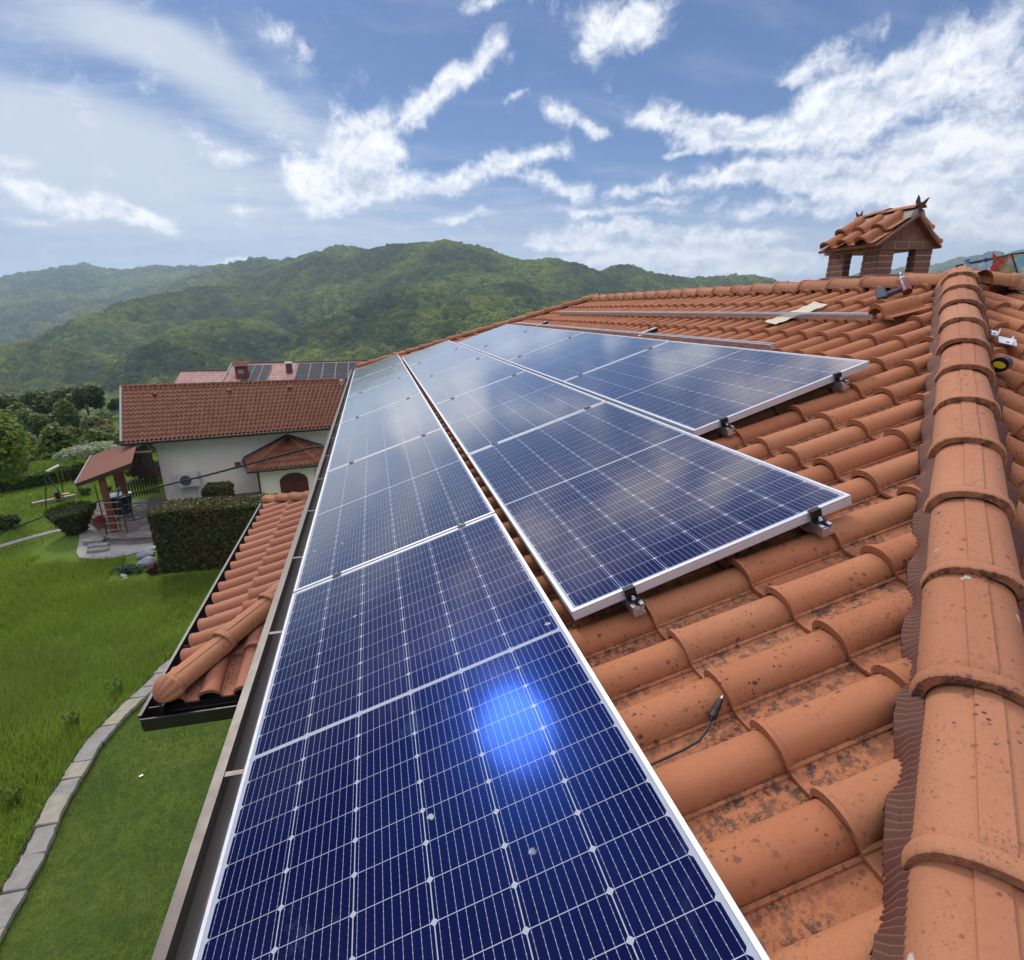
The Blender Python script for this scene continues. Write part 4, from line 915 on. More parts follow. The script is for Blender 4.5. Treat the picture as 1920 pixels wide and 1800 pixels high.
A2 = Vector((-9.59, 21.60, -3.53)); B2 = Vector((-1.57, 22.40, -3.53)); R2 = Vector((-.84, 26.0, -1.95)); L2 = Vector((-10.62, 25.18, -1.76))
ex = 1.40
B2x = A2 + (B2 - A2) * ex; R2x = L2 + (R2 - L2) * ex
nb = thing('neighbour_house', 'white neighbour house with long brown red tiled roof and timber balcony', 'house', T(-5, 25, HG))
NI = nb.matrix_world.inverted()
rf = tile_sheet('roof', A2, B2x, R2x, L2, 69, 13, M_TILE2, nb, .055, 6, 3); rf.matrix_local = NI
# back slope
K2 = Vector((0, 1, 0)); bl = L2 + (L2 - A2) * .9; br = R2x + (R2x - B2x) * .9; bl.z = A2.z; br.z = B2x.z
rb_ = tile_sheet('back_roof', br, bl, L2, R2x, 69, 12, M_TILE2, nb, .055, 4, 4); rb_.matrix_local = NI
m = MB(); dn_ = Vector((0, 0, -.10)); k = [A2, B2x, R2x, L2, A2 + dn_, B2x + dn_, R2x + dn_, L2 + dn_]; m.add([p - Vector((0, 0, .012)) for p in k], [(0, 1, 2, 3), (7, 6, 5, 4), (0, 4, 5, 1), (1, 5, 6, 2), (2, 6, 7, 3), (3, 7, 4, 0)]); m.build('roof_underside', M_WOODB, nb, M=NI)
m = MB(); ud = (L2 - A2)
m.tube([A2 + Vector((-.04, -.04, .03)), L2 + Vector((-.04, .02, .05))], .06, 6); m.build('verge_board', simple('grey verge metal', (.22, .20, .18), .6), nb, M=NI)
dx_ = (B2x - A2).normalized(); m = MB(); a = A2 + Vector((-.05, -.08, -.06)); b = B2x + Vector((0, -.08, -.06)); m.tube([a, b], .065, 8); m.build('eave_gutter', M_WOODB, nb, 60, NI)
rdg = ridge_run(nb, R2x + Vector((0, 0, -.02)), L2 + Vector((0, 0, -.02)), M_TILE2, .11, .40, 0, 61)
for o in rdg: o.matrix_local = NI
c0_ = Vector((-8.69, 22.27, 0)); wd = Vector((math.cos(R(5.7)), math.sin(R(5.7)), 0)); wn_ = Vector((-wd.y, wd.x, 0))
m = MB()
def wp(s, t, z): p = c0_ + wd * s + wn_ * t; return (p.x, p.y, z)
m.add([wp(0, 0, HG - 3), wp(10.6, 0, HG - 3), wp(10.6, 6.6, HG - 3), wp(0, 6.6, HG - 3), wp(0, 0, -3.42), wp(10.6, 0, -3.42), wp(10.6, 6.6, -3.60), wp(0, 6.6, -3.60), wp(0, 3.1, -2.05), wp(10.6, 3.1, -2.15)],
      [(0, 3, 2, 1), (0, 1, 5, 4), (2, 3, 7, 6), (0, 4, 8, 7, 3), (1, 2, 6, 9, 5), (4, 5, 9, 8), (8, 9, 6, 7)]); m.build('wall', M_PLASTER, nb, M=NI)
# vents on the roof
for i, (s, t, white) in enumerate(((.10, .83, 0), (.325, .84, 0), (.52, .86, 0), (.695, .86, 1))):
    P = (A2 * (1 - s) + B2x * s) * (1 - t) + (L2 * (1 - s) + R2x * s) * t if False else A2.lerp(B2x, s).lerp(L2.lerp(R2x, s), t)
    m = MB(); m.tube([P + Vector((0, -.18, -.02)), P + Vector((0, .12, .12))], [.10, .03], 10) if not white else (m.tube([P, P + Vector((0, 0, .22))], .06, 10), m.tube([P + Vector((0, 0, .22)), P + Vector((0, 0, .30))], [.11, .08], 10))
    m.build('roof_vent', M_TILE2 if not white else simple('pale vent cap', (.45, .40, .36), .7), nb, 40, NI)
# small porch roof (annex)
ax = Vector((-3.56, 22.72, -3.93)); al = Vector((-5.42, 22.50, -4.76)); fl = Vector((-4.84, 20.53, -4.76)); fr = Vector((-2.18, 20.86, -4.76)); arr = Vector((-1.55, 22.90, -4.76))
o = tile_sheet('annex_front_roof', fl, fr, ax + Vector((.01, 0, 0)), ax, 14, 6, M_TILE2, nb, .05, 6, 7); o.matrix_local = NI
o = tile_sheet('annex_side_roof', al, fl, ax, ax + Vector((0, .01, 0)), 10, 6, M_TILE2, nb, .05, 6, 8); o.matrix_local = NI
o = tile_sheet('annex_side_roof', fr, arr, ax, ax + Vector((0, .01, 0)), 10, 6, M_TILE2, nb, .05, 6, 9); o.matrix_local = NI
m = MB(); m.tube([ax + Vector((0, 0, .06)), fl + Vector((.05, .05, .05))], .045, 6); m.tube([ax + Vector((0, 0, .06)), fr + Vector((-.05, .05, .05))], .045, 6); m.build('annex_hip_caps', M_TILE2, nb, M=NI) 
nb.children[-1].data.attributes.new('tint', 'FLOAT', 'POINT')
m = MB(); m.tube([al + Vector((-.05, 0, -.03)), fl + Vector((-.05, -.06, -.05)), fr + Vector((.05, -.06, -.05)), arr], .06, 6); m.tube([al + Vector((-.02, 0, .08)), ax + Vector((0, 0, .10))], .03, 5); m.tube([arr + Vector((0, 0, .08)), ax + Vector((0, 0, .10))], .03, 5); m.build('annex_gutter', M_WOODB, nb, M=NI)
m = MB(); wl = fl + Vector((.28, .34, 0)); wr = fr + Vector((-.28, .34, 0)); e_ = Vector((-.2, 1.9, 0))
lo = Vector((0, 0, HG)); hi_ = Vector((0, 0, -4.80))
def cz(p, z): return (p.x, p.y, z)
m.add([cz(wl, HG), cz(wr, HG), cz(wr + e_, HG), cz(wl + e_, HG), cz(wl, -4.80), cz(wr, -4.80), cz(wr + e_, -4.80), cz(wl + e_, -4.80)], [(0, 3, 2, 1), (4, 5, 6, 7), (0, 1, 5, 4), (1, 2, 6, 5), (2, 3, 7, 6), (3, 0, 4, 7)]); m.build('annex_wall', M_PLASTER, nb, M=NI)
m = MB(); m.tube([wl + Vector((-.03, -.03, -.06)), cz(wl + Vector((-.03, -.03, 0)), HG)], .035, 8); m.build('downpipe', M_WOODB, nb, M=NI)
# arched shuttered window
wdir = (wr - wl).normalized(); Fw = Matrix(((wdir.x, -wdir.y, 0, -3.27), (wdir.y, wdir.x, 0, wl.y + (-3.27 - wl.x) * wdir.y / wdir.x - .012), (0, 0, 1, -6.3), (0, 0, 0, 1)))
win = None
m = MB(); arc = [(-.56, 0), (.56, 0), (.56, .82)] + [(.56 * math.cos(a), .82 + .36 * math.sin(a)) for a in [math.pi * i / 12 for i in range(1, 12)]] + [(-.56, .82)]
m.prism(arc, -.01, .06, 'y'); win = m.build('shuttered_window', simple('dark red brown frame', (.075, .018, .012), .6), nb, M=NI @ Fw)
for s in (-1, 1):
    m = MB()
    for i in range(13): z = .06 + i * .055; m.box((s * .27 - .20, -.028, z), (s * .27 + .20, -.012, z + .038), 0, None)
    m.build('shutter', simple('red brown shutter', (.11, .03, .02), .6), win)
m = MB(); m.box((-.035, -.03, 0), (.035, -.01, 1.1)); m.build('shutter_post', simple('dark red brown frame', (.075, .018, .012), .6), win)
m = MB(); p = c0_ + wd * 3.02; m.box((p.x - .12, p.y - .16, -5.02), (p.x + .10, p.y - .06, -4.86)); m.build('wall_lamp_box', M_WOODR, nb, M=NI)
# balcony
m = MB(); m.box((-9.62, 21.75, -4.98), (-8.72, 23.4, -4.86)); m.build('balcony_floor', M_WOODB, nb, M=NI)
bal = MB(); bal.box((-9.62, 21.72, -4.02), (-8.70, 21.80, -3.95)); bo = bal.build('balcony_handrail', simple('pale grey board', (.42, .40, .37), .6), nb, M=NI)  # handrail boards in a lighter grey than the balusters
m = MB(); m.box((-9.66, 21.72, -4.02), (-9.58, 24.0, -3.95)); m.build('balcony_side_rail', simple('pale grey board', (.42, .40, .37), .6), nb, M=NI)
for k in range(8): m = MB(); x = -9.60 + k * .118; m.box((x, 21.74, -4.95), (x + .075, 21.765, -4.03)); m.build('baluster', M_WOODB, nb, M=NI)
for k in range(12): m = MB(); y = 21.85 + k * .18; m.box((-9.635, y, -4.95), (-9.61, y + .11, -4.03)); m.build('baluster', M_WOODB, nb, M=NI)
m = MB(); m.tube([(-10.45, 21.95, -5.60), (-9.45, 21.95, -5.0), (-8.74, 21.95, -4.99)], .035, 6); m.build('stair_handrail', simple('pale grey board', (.42, .40, .37), .6), nb, M=NI)
for k in range(15):
    x = -10.35 + k * .108; zt = -5.03 - max(0, -9.45 - x) * .6; zb_ = -5.82 - max(0, -9.45 - x) * .25
    m = MB(); m.box((x, 21.94, zb_), (x + .06, 21.965, zt)); m.build('stair_baluster', M_WOODB, nb, M=NI)
# air conditioner
acx = c0_ + wd * .62; ac = thing('air_conditioner', 'white outdoor air conditioning unit on the neighbour house wall', 'air conditioner', Matrix(((wd.x, -wd.y, 0, acx.x), (wd.y, wd.x, 0, acx.y), (0, 0, 1, -5.68), (0, 0, 0, 1))))
m = MB(); m.box((0, -.36, 0), (.82, -.06, .58), 0, None, .015); m.build('casing', simple('off white enamel', (.58, .58, .55), .5), ac)
m = MB(); m.tube([(.32, -.362, .29), (.32, -.372, .29)], .22, 20); m.build('fan_grille', simple('dark grille', (.09, .09, .09), .6), ac, 40)
for s in (.12, .70): m = MB(); m.box((s - .015, -.36, -.04), (s + .015, .0, -.005)); m.build('bracket', M_WHITE, ac)
m = MB(); m.tube([(.6, -.03, 0), (.6, -.03, -.9)], .018, 6); m.build('pipe', simple('off white enamel', (.58, .58, .55), .5), ac)
# carport / terrace roof
cp = thing('terrace_canopy', 'brown felt lean-to canopy on red posts beside the neighbour balcony', 'canopy', T(-9.6, 20.5, -6.3)); PI2 = cp.matrix_world.inverted()
P1, P4 = Vector((-10.18, 18.78, -4.36)), Vector((-8.28, 18.78, -3.74)); dd_ = Vector((-1.22, 4.1, .06)); P2, P3 = P1 + dd_, P4 + dd_
m = MB(); up3 = Vector((0, 0, .03)); k = [P1, P4, P3, P2]; m.add([tuple(p) for p in k] + [tuple(p + up3) for p in k], [(3, 2, 1, 0), (4, 5, 6, 7), (0, 1, 5, 4), (1, 2, 6, 5), (2, 3, 7, 6), (3, 0, 4, 7)]); m.build('felt_roof', simple('red brown shingle felt', (.18, .066, .038), .95, 0, .3, 14, .8), cp, M=PI2)
m = MB(); dz = Vector((0, 0, -.17)); off = Vector((0, -.02, .02)); m.add([P1 + off, P4 + off, P4 + off + dz, P1 + off + dz * .7, P1 + off + Vector((0, .04, 0)), P4 + off + Vector((0, .04, 0)), P4 + off + dz + Vector((0, .04, 0)), P1 + off + dz * .7 + Vector((0, .04, 0))], [(0, 1, 2, 3), (7, 6, 5, 4), (0, 4, 5, 1), (3, 2, 6, 7), (0, 3, 7, 4), (1, 5, 6, 2)]); m.build('fascia_board', M_WOODB, cp, M=PI2)
m = MB(); m.tube([P1 + Vector((-.03, -.02, .03)), P2 + Vector((-.03, 0, .03))], .035, 6); m.build('edge_strip', simple('grey verge metal', (.22, .20, .18), .6), cp, M=PI2)
for (x, y, zt) in ((-9.42, 18.95, -4.20), (-10.4, 22.3, -4.2), (-9.75, 21.2, -4.1)):
    m = MB(); m.box((x - .09, y - .09, -6.3), (x + .09, y + .09, zt), 0, None, .01); m.build('post', M_WOODR, cp, M=PI2)
tr = thing('trellis', 'thin timber trellis fixed beside the front canopy post', 'trellis', T(-9.3, 18.7, -6.3))
for k in range(5): m = MB(); z = .15 + k * .26; m.box((-.28, -.02, z), (.42, .0, z + .03)); m.build('slat', simple('weathered lath', (.32, .22, .17), .8), tr)
for x in (-.28, .40): m = MB(); m.box((x, -.03, 0), (x + .03, 0, 1.9 if x < 0 else 1.35)); m.build('upright', M_WOODB, tr)
# table, swing seat, parasol base
tb = thing('round_table', 'round white topped table with dark cloth skirt on the terrace', 'table', T(-9.95, 21.15, -6.3))
m = MB(); m.lathe([(.43, .74), (.44, .755), (.43, .775), (.001, .776)], 24); m.build('tabletop', simple('white table top', (.72, .76, .78), .35), tb, 40)
m = MB(); m.lathe([(.30, 0), (.34, .3), (.40, .735)], 24); m.build('cloth_skirt', simple('black plum cloth', (.012, .008, .018), .9), tb, 60)
M_GRN = simple('dark green painted tube', (.018, .07, .055), .4)
sw = thing('garden_swing_seat', 'dark green tubular swing seat frame on the paved terrace', 'swing seat', T(-8.7, 18.9, -6.3))
for k, p in enumerate((((-.5, 0, 0), (-.42, .05, 1.1), (-.3, .1, 1.5), (-.42, .9, 1.5), (-.5, 1.2, 0)), ((.9, -.1, 0), (.5, .2, .75), (.2, .3, .85), (-.2, .3, .75), (-.3, .3, .4), (.1, .2, .35), (.5, .1, .5)), ((-.5, .5, .4), (.3, .5, .4), (.45, .5, .85), (.3, .5, .9), (-.4, .5, .85), (-.5, .5, .4)), ((-.46, .02, .5), (-.9, .5, .2), (-.3, .9, .1)))):
    m = MB(); m.tube(p, .022, 6); m.build('tube_frame', M_GRN, sw, 60)
# far house with its own panels
fh = thing('far_house', 'far house behind with pinkish tiled roof carrying grey panels', 'house', T(-7, 47, HG - 4)); HI3 = fh.matrix_world.inverted()
ea = lambda x, z, y: Vector((x, y, z))
pE = [Vector((-11.3, 42.3, -4.55)), Vector((3.0, 42.3, -4.75)), Vector((3.0, 46.5, -2.85)), Vector((-10.75, 46.5, -2.63))]
o = tile_sheet('main_roof', pE[0], pE[1], pE[2], pE[3], 70, 14, M_TILE3, fh, .05, 4, 21); o.matrix_local = HI3
pL = [Vector((-15.1, 42.6, -4.75)), Vector((-11.2, 42.6, -4.80)), Vector((-10.95, 46.0, -3.12)), Vector((-14.5, 46.0, -3.03))]
o = tile_sheet('lower_roof', pL[0], pL[1], pL[2], pL[3], 19, 12, M_TILE3, fh, .05, 4, 22); o.matrix_local = HI3
m = MB(); m.box((-10.9, 42.8, -14), (2.8, 50, -4.9)); m.box((-14.6, 43, -14), (-10.9, 49, -5.0)); m.build('wall', M_PLASTER2, fh, M=HI3)
m = MB()
for a_, b_ in ((pE[3], pE[2]), (pL[3], pL[2])): m.tube([a_ + Vector((0, 0, .02)), b_ + Vector((0, 0, .02))], .10, 6)
m.build('dark_ridge', simple('dark brown ridge', (.10, .045, .035), .8), fh, M=HI3)
m = MB(); m.tube([pE[0] + Vector((-.05, 0, .05)), pE[3] + Vector((-.05, 0, .05))], .08, 6); m.build('verge_board', simple('grey verge metal', (.22, .20, .18), .6), fh, M=HI3)
nE = (pE[1] - pE[0]).cross(pE[3] - pE[0]).normalized()
def on3(s, t, h): return pE[0].lerp(pE[1], s).lerp(pE[3].lerp(pE[2], s), t) + nE * h
M_PV3 = simple('grey dark panel glass', (.035, .038, .044), .65, 0, .15, 4, 0, .1); M_PVL = simple('panel grid light line', (.35, .37, .38), .5)
def arr3(s0, s1, t0, t1, n, rows):
    for k in range(n):
        a = s0 + (s1 - s0) * k / n + .0012; b = s0 + (s1 - s0) * (k + 1) / n - .0012
        m = MB(); q = [on3(a, t0, .12), on3(b, t0, .12), on3(b, t1, .12), on3(a, t1, .12)]; m.add([tuple(p) for p in q] + [tuple(p - nE * .04) for p in q], [(0, 1, 2, 3), (7, 6, 5, 4), (0, 4, 5, 1), (1, 5, 6, 2), (2, 6, 7, 3), (3, 7, 4, 0)]); pm = m.build('roof_panel', M_PV3, fh, M=HI3)
        m = MB()
        for t in [t0 + (t1 - t0) * i / rows for i in range(rows + 1)]: m.tube([on3(a, t, .125), on3(b, t, .125)], .014, 4)
        for s in (a, b): m.tube([on3(s, t0, .125), on3(s, t1, .125)], .016, 4)
        m.build('panel_frame', M_PVL, pm)
arr3(.086, .226, .18, .90, 3, 3); arr3(.372, .95, .10, .92, 8, 2)
c3h = thing('red_chimney', 'red brick chimney with small tiled top on the far house', 'chimney', T(-9.75, 44.6, -4.2))
m = MB(); m.box((-.42, -.35, -.4), (.42, .35, 1.55), 0, None, .02); m.build('stack', simple('deep red brick', (.17, .035, .028), .8, 0, .25, 8), c3h)
m = MB(); m.box((-.2, -.36, 1.0), (.2, -.345, 1.32)); m.build('opening', simple('pale opening', (.3, .26, .22), .8), c3h)
o = tile_sheet('cap_tiles', (-.62, -.52, 1.55), (.62, -.52, 1.55), (.62, .4, 1.85), (-.62, .4, 1.85), 6, 2, M_TILE2, c3h, .06, 6, 33)
c3b = thing('slim_chimney', 'slim brown chimney with pale metal lid on the far house', 'chimney', T(-6.28, 45.0, -4.0))
m = MB(); m.box((-.22, -.2, -.2), (.22, .2, 1.35)); m.build('stack', simple('brown render', (.13, .05, .038), .8), c3b)
m = MB(); m.box((-.28, -.26, 1.40), (.28, .26, 1.48)); m.build('lid', simple('pale metal lid', (.65, .68, .70), .4), c3b)
m = MB(); 
for sx in (-.2, .2): m.box((sx - .02, -.02, 1.35), (sx + .02, .02, 1.40))
m.build('lid_support', M_DARK, c3b)
# overhead cable
cbl = MB(); pa, pb = Vector((-.62, 4.15, -.36)), Vector((-19.0, 16.5, -6.0))
import_pts = []
N = 60; CBL = [(-.50, 4.25, -.30)]
#CABLE
base = [(-.21, 4.1, -.21), (-.6, 4.1, -.29), (-1.08, 4.1, -.39), (-1.55, 4.1, -.49), (-2.01, 4.1, -.57), (-2.58, 4.1, -.68), (-3.13, 4.1, -.78), (-3.69, 4.1, -.97)]
ys = [4.15, 4.9, 5.9, 6.9, 7.8, 9.0, 10.2, 11.6]; pts = [Vector((.35, 3.2, -.20))]
for b, y in zip(base, ys):
    f = (y - CW[1]) / (4.1 - CW[1]); pts.append(Vector([CW[i] + (b[i] - CW[i]) * f for i in range(3)]))
pts.append(pts[-1] + (pts[-1] - pts[-2]) * 2.5 + Vector((0, 0, -.1)))
fine = []
for i in range(len(pts) - 1):
    for k in range(6): fine.append(pts[i].lerp(pts[i + 1], k / 6))
for _ in range(4): fine = [fine[0]] + [(fine[i - 1] + fine[i] * 2 + fine[i + 1]) / 4 for i in range(1, len(fine) - 1)] + [fine[-1]]
oc = thing('overhead_cable', 'twisted black overhead power cable running from the house across the garden', 'cable', T(.35, 3.2, -.2)); OI = oc.matrix_world.inverted()
for s in (0, 1, 2):
    m = MB(); tw = []
    for i, p in enumerate(fine):
        for k in (0, 1, 2):
            q = p.lerp(fine[min(i + 1, len(fine) - 1)], k / 3); a = (i * 3 + k) * .55 + s * 2.094; tw.append(q + Vector((.009 * math.cos(a), 0, .009 * math.sin(a))))
    m.tube(tw, .0085, 6); m.build('cable_strand', M_WIRE, oc, 60, OI)

# ------------------------------------------------------------------ terrain
RID = [  # (points, slope, smooth) : crests and spurs of the hills
    ([(-372, 1656, 101), (-262, 1525, 109), (-195, 1434, 97), (-83, 1295, 111), (-31, 1197, 107), (13, 1147, 98), (104, 1042, 100), (142, 987, 97), (174, 962, 90), (203, 956, 74), (280, 958, 60), (322, 944, 54), (382, 976, 42), (452, 1000, 48), (534, 1016, 41), (584, 1046, 33), (660, 1059, 40), (745, 1063, 42), (808, 1079, 20), (1300, 1300, 10)], .46),
    ([(-31, 1197, 107), (-110, 991, 38), (-152, 834, -1), (-182, 673, -33), (-201, 520, -62)], .40),
    ([(-195, 1434, 97), (-250, 1150, 40), (-330, 900, -10), (-380, 700, -50)], .38),
    ([(142, 987, 97), (78, 814, 29), (25, 647, -9), (-22, 477, -41)], .44),
    ([(280, 958, 69), (180, 736, 12), (92, 550, -19)], .42), ([(452, 1000, 60), (380, 800, 10), (260, 600, -20)], .42),
    ([(-262, 1525, 109), (-349, 1353, 32), (-454, 1108, -50), (-446, 779, -87)], .34),
    ([(-1900, 2500, 130), (-1542, 2571, 111), (-1360, 2559, 120), (-1241, 2507, 138), (-1041, 2489, 164), (-943, 2527, 142), (-775, 2479, 156), (-610, 2422, 147), (-423, 2461, 160), (0, 2600, 120)], .34),
    ([(-1041, 2489, 164), (-971, 2082, 60), (-912, 1664, -29)], .30), ([(-775, 2479, 156), (-700, 2100, 70), (-640, 1750, -20)], .30), ([(-1360, 2559, 120), (-1300, 2100, 20)], .30),
    ([(2000, 2250, 80), (2216, 2021, 112), (2302, 1923, 135), (2403, 1795, 169), (2535, 1603, 215), (2650, 1100, 220)], .35),
]
def seg_h(x, y, pts, slope):
    best = np.full(x.shape, -1e9)
    for (x0, y0, z0), (x1, y1, z1) in zip(pts[:-1], pts[1:]):
        dx, dy = x1 - x0, y1 - y0; t = np.clip(((x - x0) * dx + (y - y0) * dy) / (dx * dx + dy * dy), 0, 1)
        d = np.hypot(x - x0 - t * dx, y - y0 - t * dy); best = np.maximum(best, z0 + t * (z1 - z0) - slope * (np.sqrt(d * d + 400) - 20))
    return best
def plateau(x, y):
    d = np.maximum(np.maximum(y - 33 - .3 * (x + 10), (-24 - x) * .9), 0)
    a = np.minimum(d, 11) * .44 + np.clip(d - 11, 0, 55) * .035 + np.clip(d - 66, 0, 400) * .30
    n = fbm(x, y, 9, 4, 3)
    return HG - a + n * np.clip(d / 20, 0, 1) * .8
def terrain(x, y):
    x = np.asarray(x, float); y = np.asarray(y, float)
    wx = fbm(x, y, 160, 3, 11) * 26; wy = fbm(x, y, 160, 3, 17) * 26; far = np.clip((y - 250) / 200, 0, 1)
    m = np.full(x.shape, -92.0)
    for p, s in RID:
        h = seg_h(x + wx * far, y + wy * far, p, s); k = 10.0; a = np.clip(.5 + .5 * (h - m) / k, 0, 1); m = m * (1 - a) + h * a + k * a * (1 - a)
    rg = 1 - np.abs(fbm(x + wx * 2, y + wy * 2, 210, 4, 23)) * 2.2; m = m + (fbm(x, y, 60, 4, 5) * 6 + (rg - .55) * 38 * np.clip((42 - m) / 45, 0, 1)) * np.clip((m + 92) / 40, 0, 1)
    return np.maximum(plateau(x, y), m)
def axis(n, near, farv, k): s = np.linspace(-1, 1, n); return np.sinh(s * k) / np.sinh(k) * farv
gx = axis(420, 2, 3250, 4.0); gy = axis(460, 2, 3250, 4.0)
gx = np.sort(np.concatenate([gx])); X, Y = np.meshgrid(gx, gy); Z = terrain(X, Y)
nx_, ny_ = len(gx), len(gy); idx = np.arange(nx_ * ny_).reshape(ny_, nx_)
F = np.stack([idx[:-1, :-1].ravel(), idx[:-1, 1:].ravel(), idx[1:, 1:].ravel(), idx[1:, :-1].ravel()], 1)
gr = npmesh('ground', np.stack([X.ravel(), Y.ravel(), Z.ravel()], 1), F, M_GROUND, None, 180); tag(gr, kind='structure')
# lawn sheet right of the stone edging
EDGE = [(-4.2, -6), (-4.45, -2), (-4.75, 1.5), (-4.92, 3.2), (-5.0, 4.37), (-5.02, 5.0), (-5.15, 5.8), (-5.20, 6.46), (-5.22, 7.5), (-5.10, 8.21), (-4.84, 8.99), (-4.62, 9.9), (-4.2, 11.0), (-3.7, 12.3), (-3.2, 13.4)]
def edge_x(y):
    ey = [p[1] for p in EDGE]; return float(np.interp(y, ey, [p[0] for p in EDGE]))
m = MB(); vs = []
for x, y in EDGE: vs += [(x + .02, y, HG + .004), (.9, y, HG + .004)]
m.add(vs, [(2 * i, 2 * i + 1, 2 * i + 3, 2 * i + 2) for i in range(len(EDGE) - 1)]); lw = m.build('lawn', M_LAWN); tag(lw, kind='structure')
# stone edging: one wall thing with each slab as a part
ew = thing('stone_edging', 'low edging wall of irregular grey stone slabs between lawn and meadow', 'stone edging', T(-5, 4, HG)); EI = ew.matrix_world.inverted(); r = random.Random(5)
y = -5.0
while y < 13.2:
    L_ = r.uniform(.22, .60); yb_ = min(y + L_ - .006, 13.3); w = r.uniform(.30, .33); pr_ = []
    n = 5; left = []; right = []
    for i in range(n + 1):
        yy = y + (yb_ - y) * i / n; x = edge_x(yy); right.append((x + r.uniform(-.012, .012), yy)); left.append((x - w + r.uniform(-.02, .02), yy + r.uniform(-.02, .02)))
    poly = right + left[::-1]; zt = HG + .13 + r.uniform(-.02, .02); tl = r.uniform(-.03, .03)
    m = MB(); nn = len(poly); cxm = sum(p[0] for p in poly) / nn; cym = sum(p[1] for p in poly) / nn
    top = [(cxm + (p[0] - cxm) * .95, cym + (p[1] - cym) * .96, zt + (p[0] - cxm) * tl + r.uniform(-.006, .006)) for p in poly]
    ring1 = [(p[0], p[1], zt - .022) for p in poly]; ring0 = [(p[0], p[1], zt - .075) for p in poly]
    m.add(ring0 + ring1 + top, [tuple(i + k * nn for i in ()) or (i + k * nn, (i + 1) % nn + k * nn, (i + 1) % nn + (k + 1) * nn, i + (k + 1) * nn) for k in range(2) for i in range(nn)] + [tuple(range(2 * nn, 3 * nn))])
    m.build('stone_slab', M_SLATE if r.random() < .6 else M_SLATE2, ew, 25, EI); y = yb_ + .006
m = MB(); vs = []
for x, y in EDGE: vs += [(x - .03, y, HG + .06), (x - .03, y, HG - .05), (x - .42, y, HG + .06)]
m.add(vs, [(3 * i + a, 3 * i + b, 3 * i + 3 + b, 3 * i + 3 + a) for i in range(len(EDGE) - 1) for a, b in ((0, 1), (2, 0))]); m.build('wall_core', M_SOIL, ew, None, EI)
m = MB(); m.box((-.03, -.015, 0), (.03, .015, .012), 0, RZ(30)); wb = m.build('paper_scrap', M_WHITE, None, None, T(-4.22, 6.51, HG + .03)); tag(wb, 'tiny white scrap lying on the mown lawn', 'scrap')
# terrace, apron, path
TERR = [(-10.72, 20.51), (-10.1, 19.4), (-9.68, 18.75), (-9.23, 18.32), (-8.6, 18.10), (-7.93, 18.15), (-6.4, 18.5), (-4.8, 20.4), (-4.8, 23.2), (-12.2, 22.8), (-11.6, 21.6)]
m = MB(); m.prism([(x, y) for x, y in TERR], HG - .3, -6.345, 'z'); tr_ = m.build('terrace_wall', M_SLATE); 
cxm, cym = -8.6, 20.6
m2 = MB(); m2.prism([(x - .06 * (1 if x < cxm else -1), y - .06) if y < 19 else (x, y) for x, y in TERR], -6.345, -6.30, 'z'); tt_ = m2.build('terrace', M_PAVE)
tag(tr_, kind='structure'); tag(tt_, kind='structure')
AP = [(-10.25, 17.85), (-9.95, 17.35), (-9.4, 17.08), (-8.9, 17.0), (-8.4, 17.15), (-7.9, 17.5), (-7.0, 17.7), (-6.3, 18.0), (-6.3, 19.0), (-10.3, 21.8), (-11.5, 21.4), (-11.35, 20.9), (-11.0, 19.8), (-10.6, 18.8)]
m = MB(); m.prism(AP, HG - .2, HG + .05, 'z'); a_ = m.build('apron', M_CONC); tag(a_, kind='structure')
for i, (x, y, z) in enumerate(((-9.95, 18.55, .16), (-9.62, 18.10, .13), (-9.5, 17.75, .10))):
    m = MB(); m.box((x - .34, y - .13, HG), (x + .30, y + .13, HG + z + .06), 0, None, .02); st_ = m.build('stone_step', M_SLATE); tag(st_, ('highest', 'middle', 'lowest')[i] + ' of three grey stone steps beside the terrace', 'step', 'stone steps up to the terrace')
PTH = [(-15.2, 17.2), (-13.9, 18.6), (-13.2, 19.4), (-12.7, 20.0), (-12.2, 20.42), (-11.5, 20.6)]
m = MB(); vs = []
for i, (x, y) in enumerate(PTH):
    a = PTH[min(i + 1, len(PTH) - 1)]; b = PTH[max(i - 1, 0)]; d = Vector((a[0] - b[0], a[1] - b[1])).normalized(); vs += [(x - d.y * .17, y + d.x * .17, HG + .02), (x + d.y * .17, y - d.x * .17, HG + .02)]
m.add(vs, [(2 * i, 2 * i + 1, 2 * i + 3, 2 * i + 2) for i in range(len(PTH) - 1)]); p_ = m.build('path', M_CONC); tag(p_, kind='structure')

# ------------------------------------------------------------------ foliage generators
def leaf_quads(P, N, size, aspect=1.6, seed=0, jit=.5):
    """P centres (n,3), N approx normals; returns V,F,rv : two-triangle leaves, random spin"""
    r = np.random.default_rng(seed); n = len(P); nrm = N + r.normal(0, jit, (n, 3)); nrm /= np.linalg.norm(nrm, axis=1)[:, None] + 1e-9
    a = np.cross(nrm, r.normal(0, 1, (n, 3))); a /= np.linalg.norm(a, axis=1)[:, None] + 1e-9; b = np.cross(nrm, a); s = size * r.uniform(.6, 1.3, n)[:, None]
    q0 = P - a * s * aspect / 2; q2 = P + a * s * aspect / 2; q1 = P + b * s / 2 + nrm * s * .15; q3 = P - b * s / 2 + nrm * s * .15
    V = np.stack([q0, q1, q2, q3], 1).reshape(-1, 3); F = np.arange(4 * n).reshape(-1, 4); return V, F, np.repeat(r.random(n), 4)
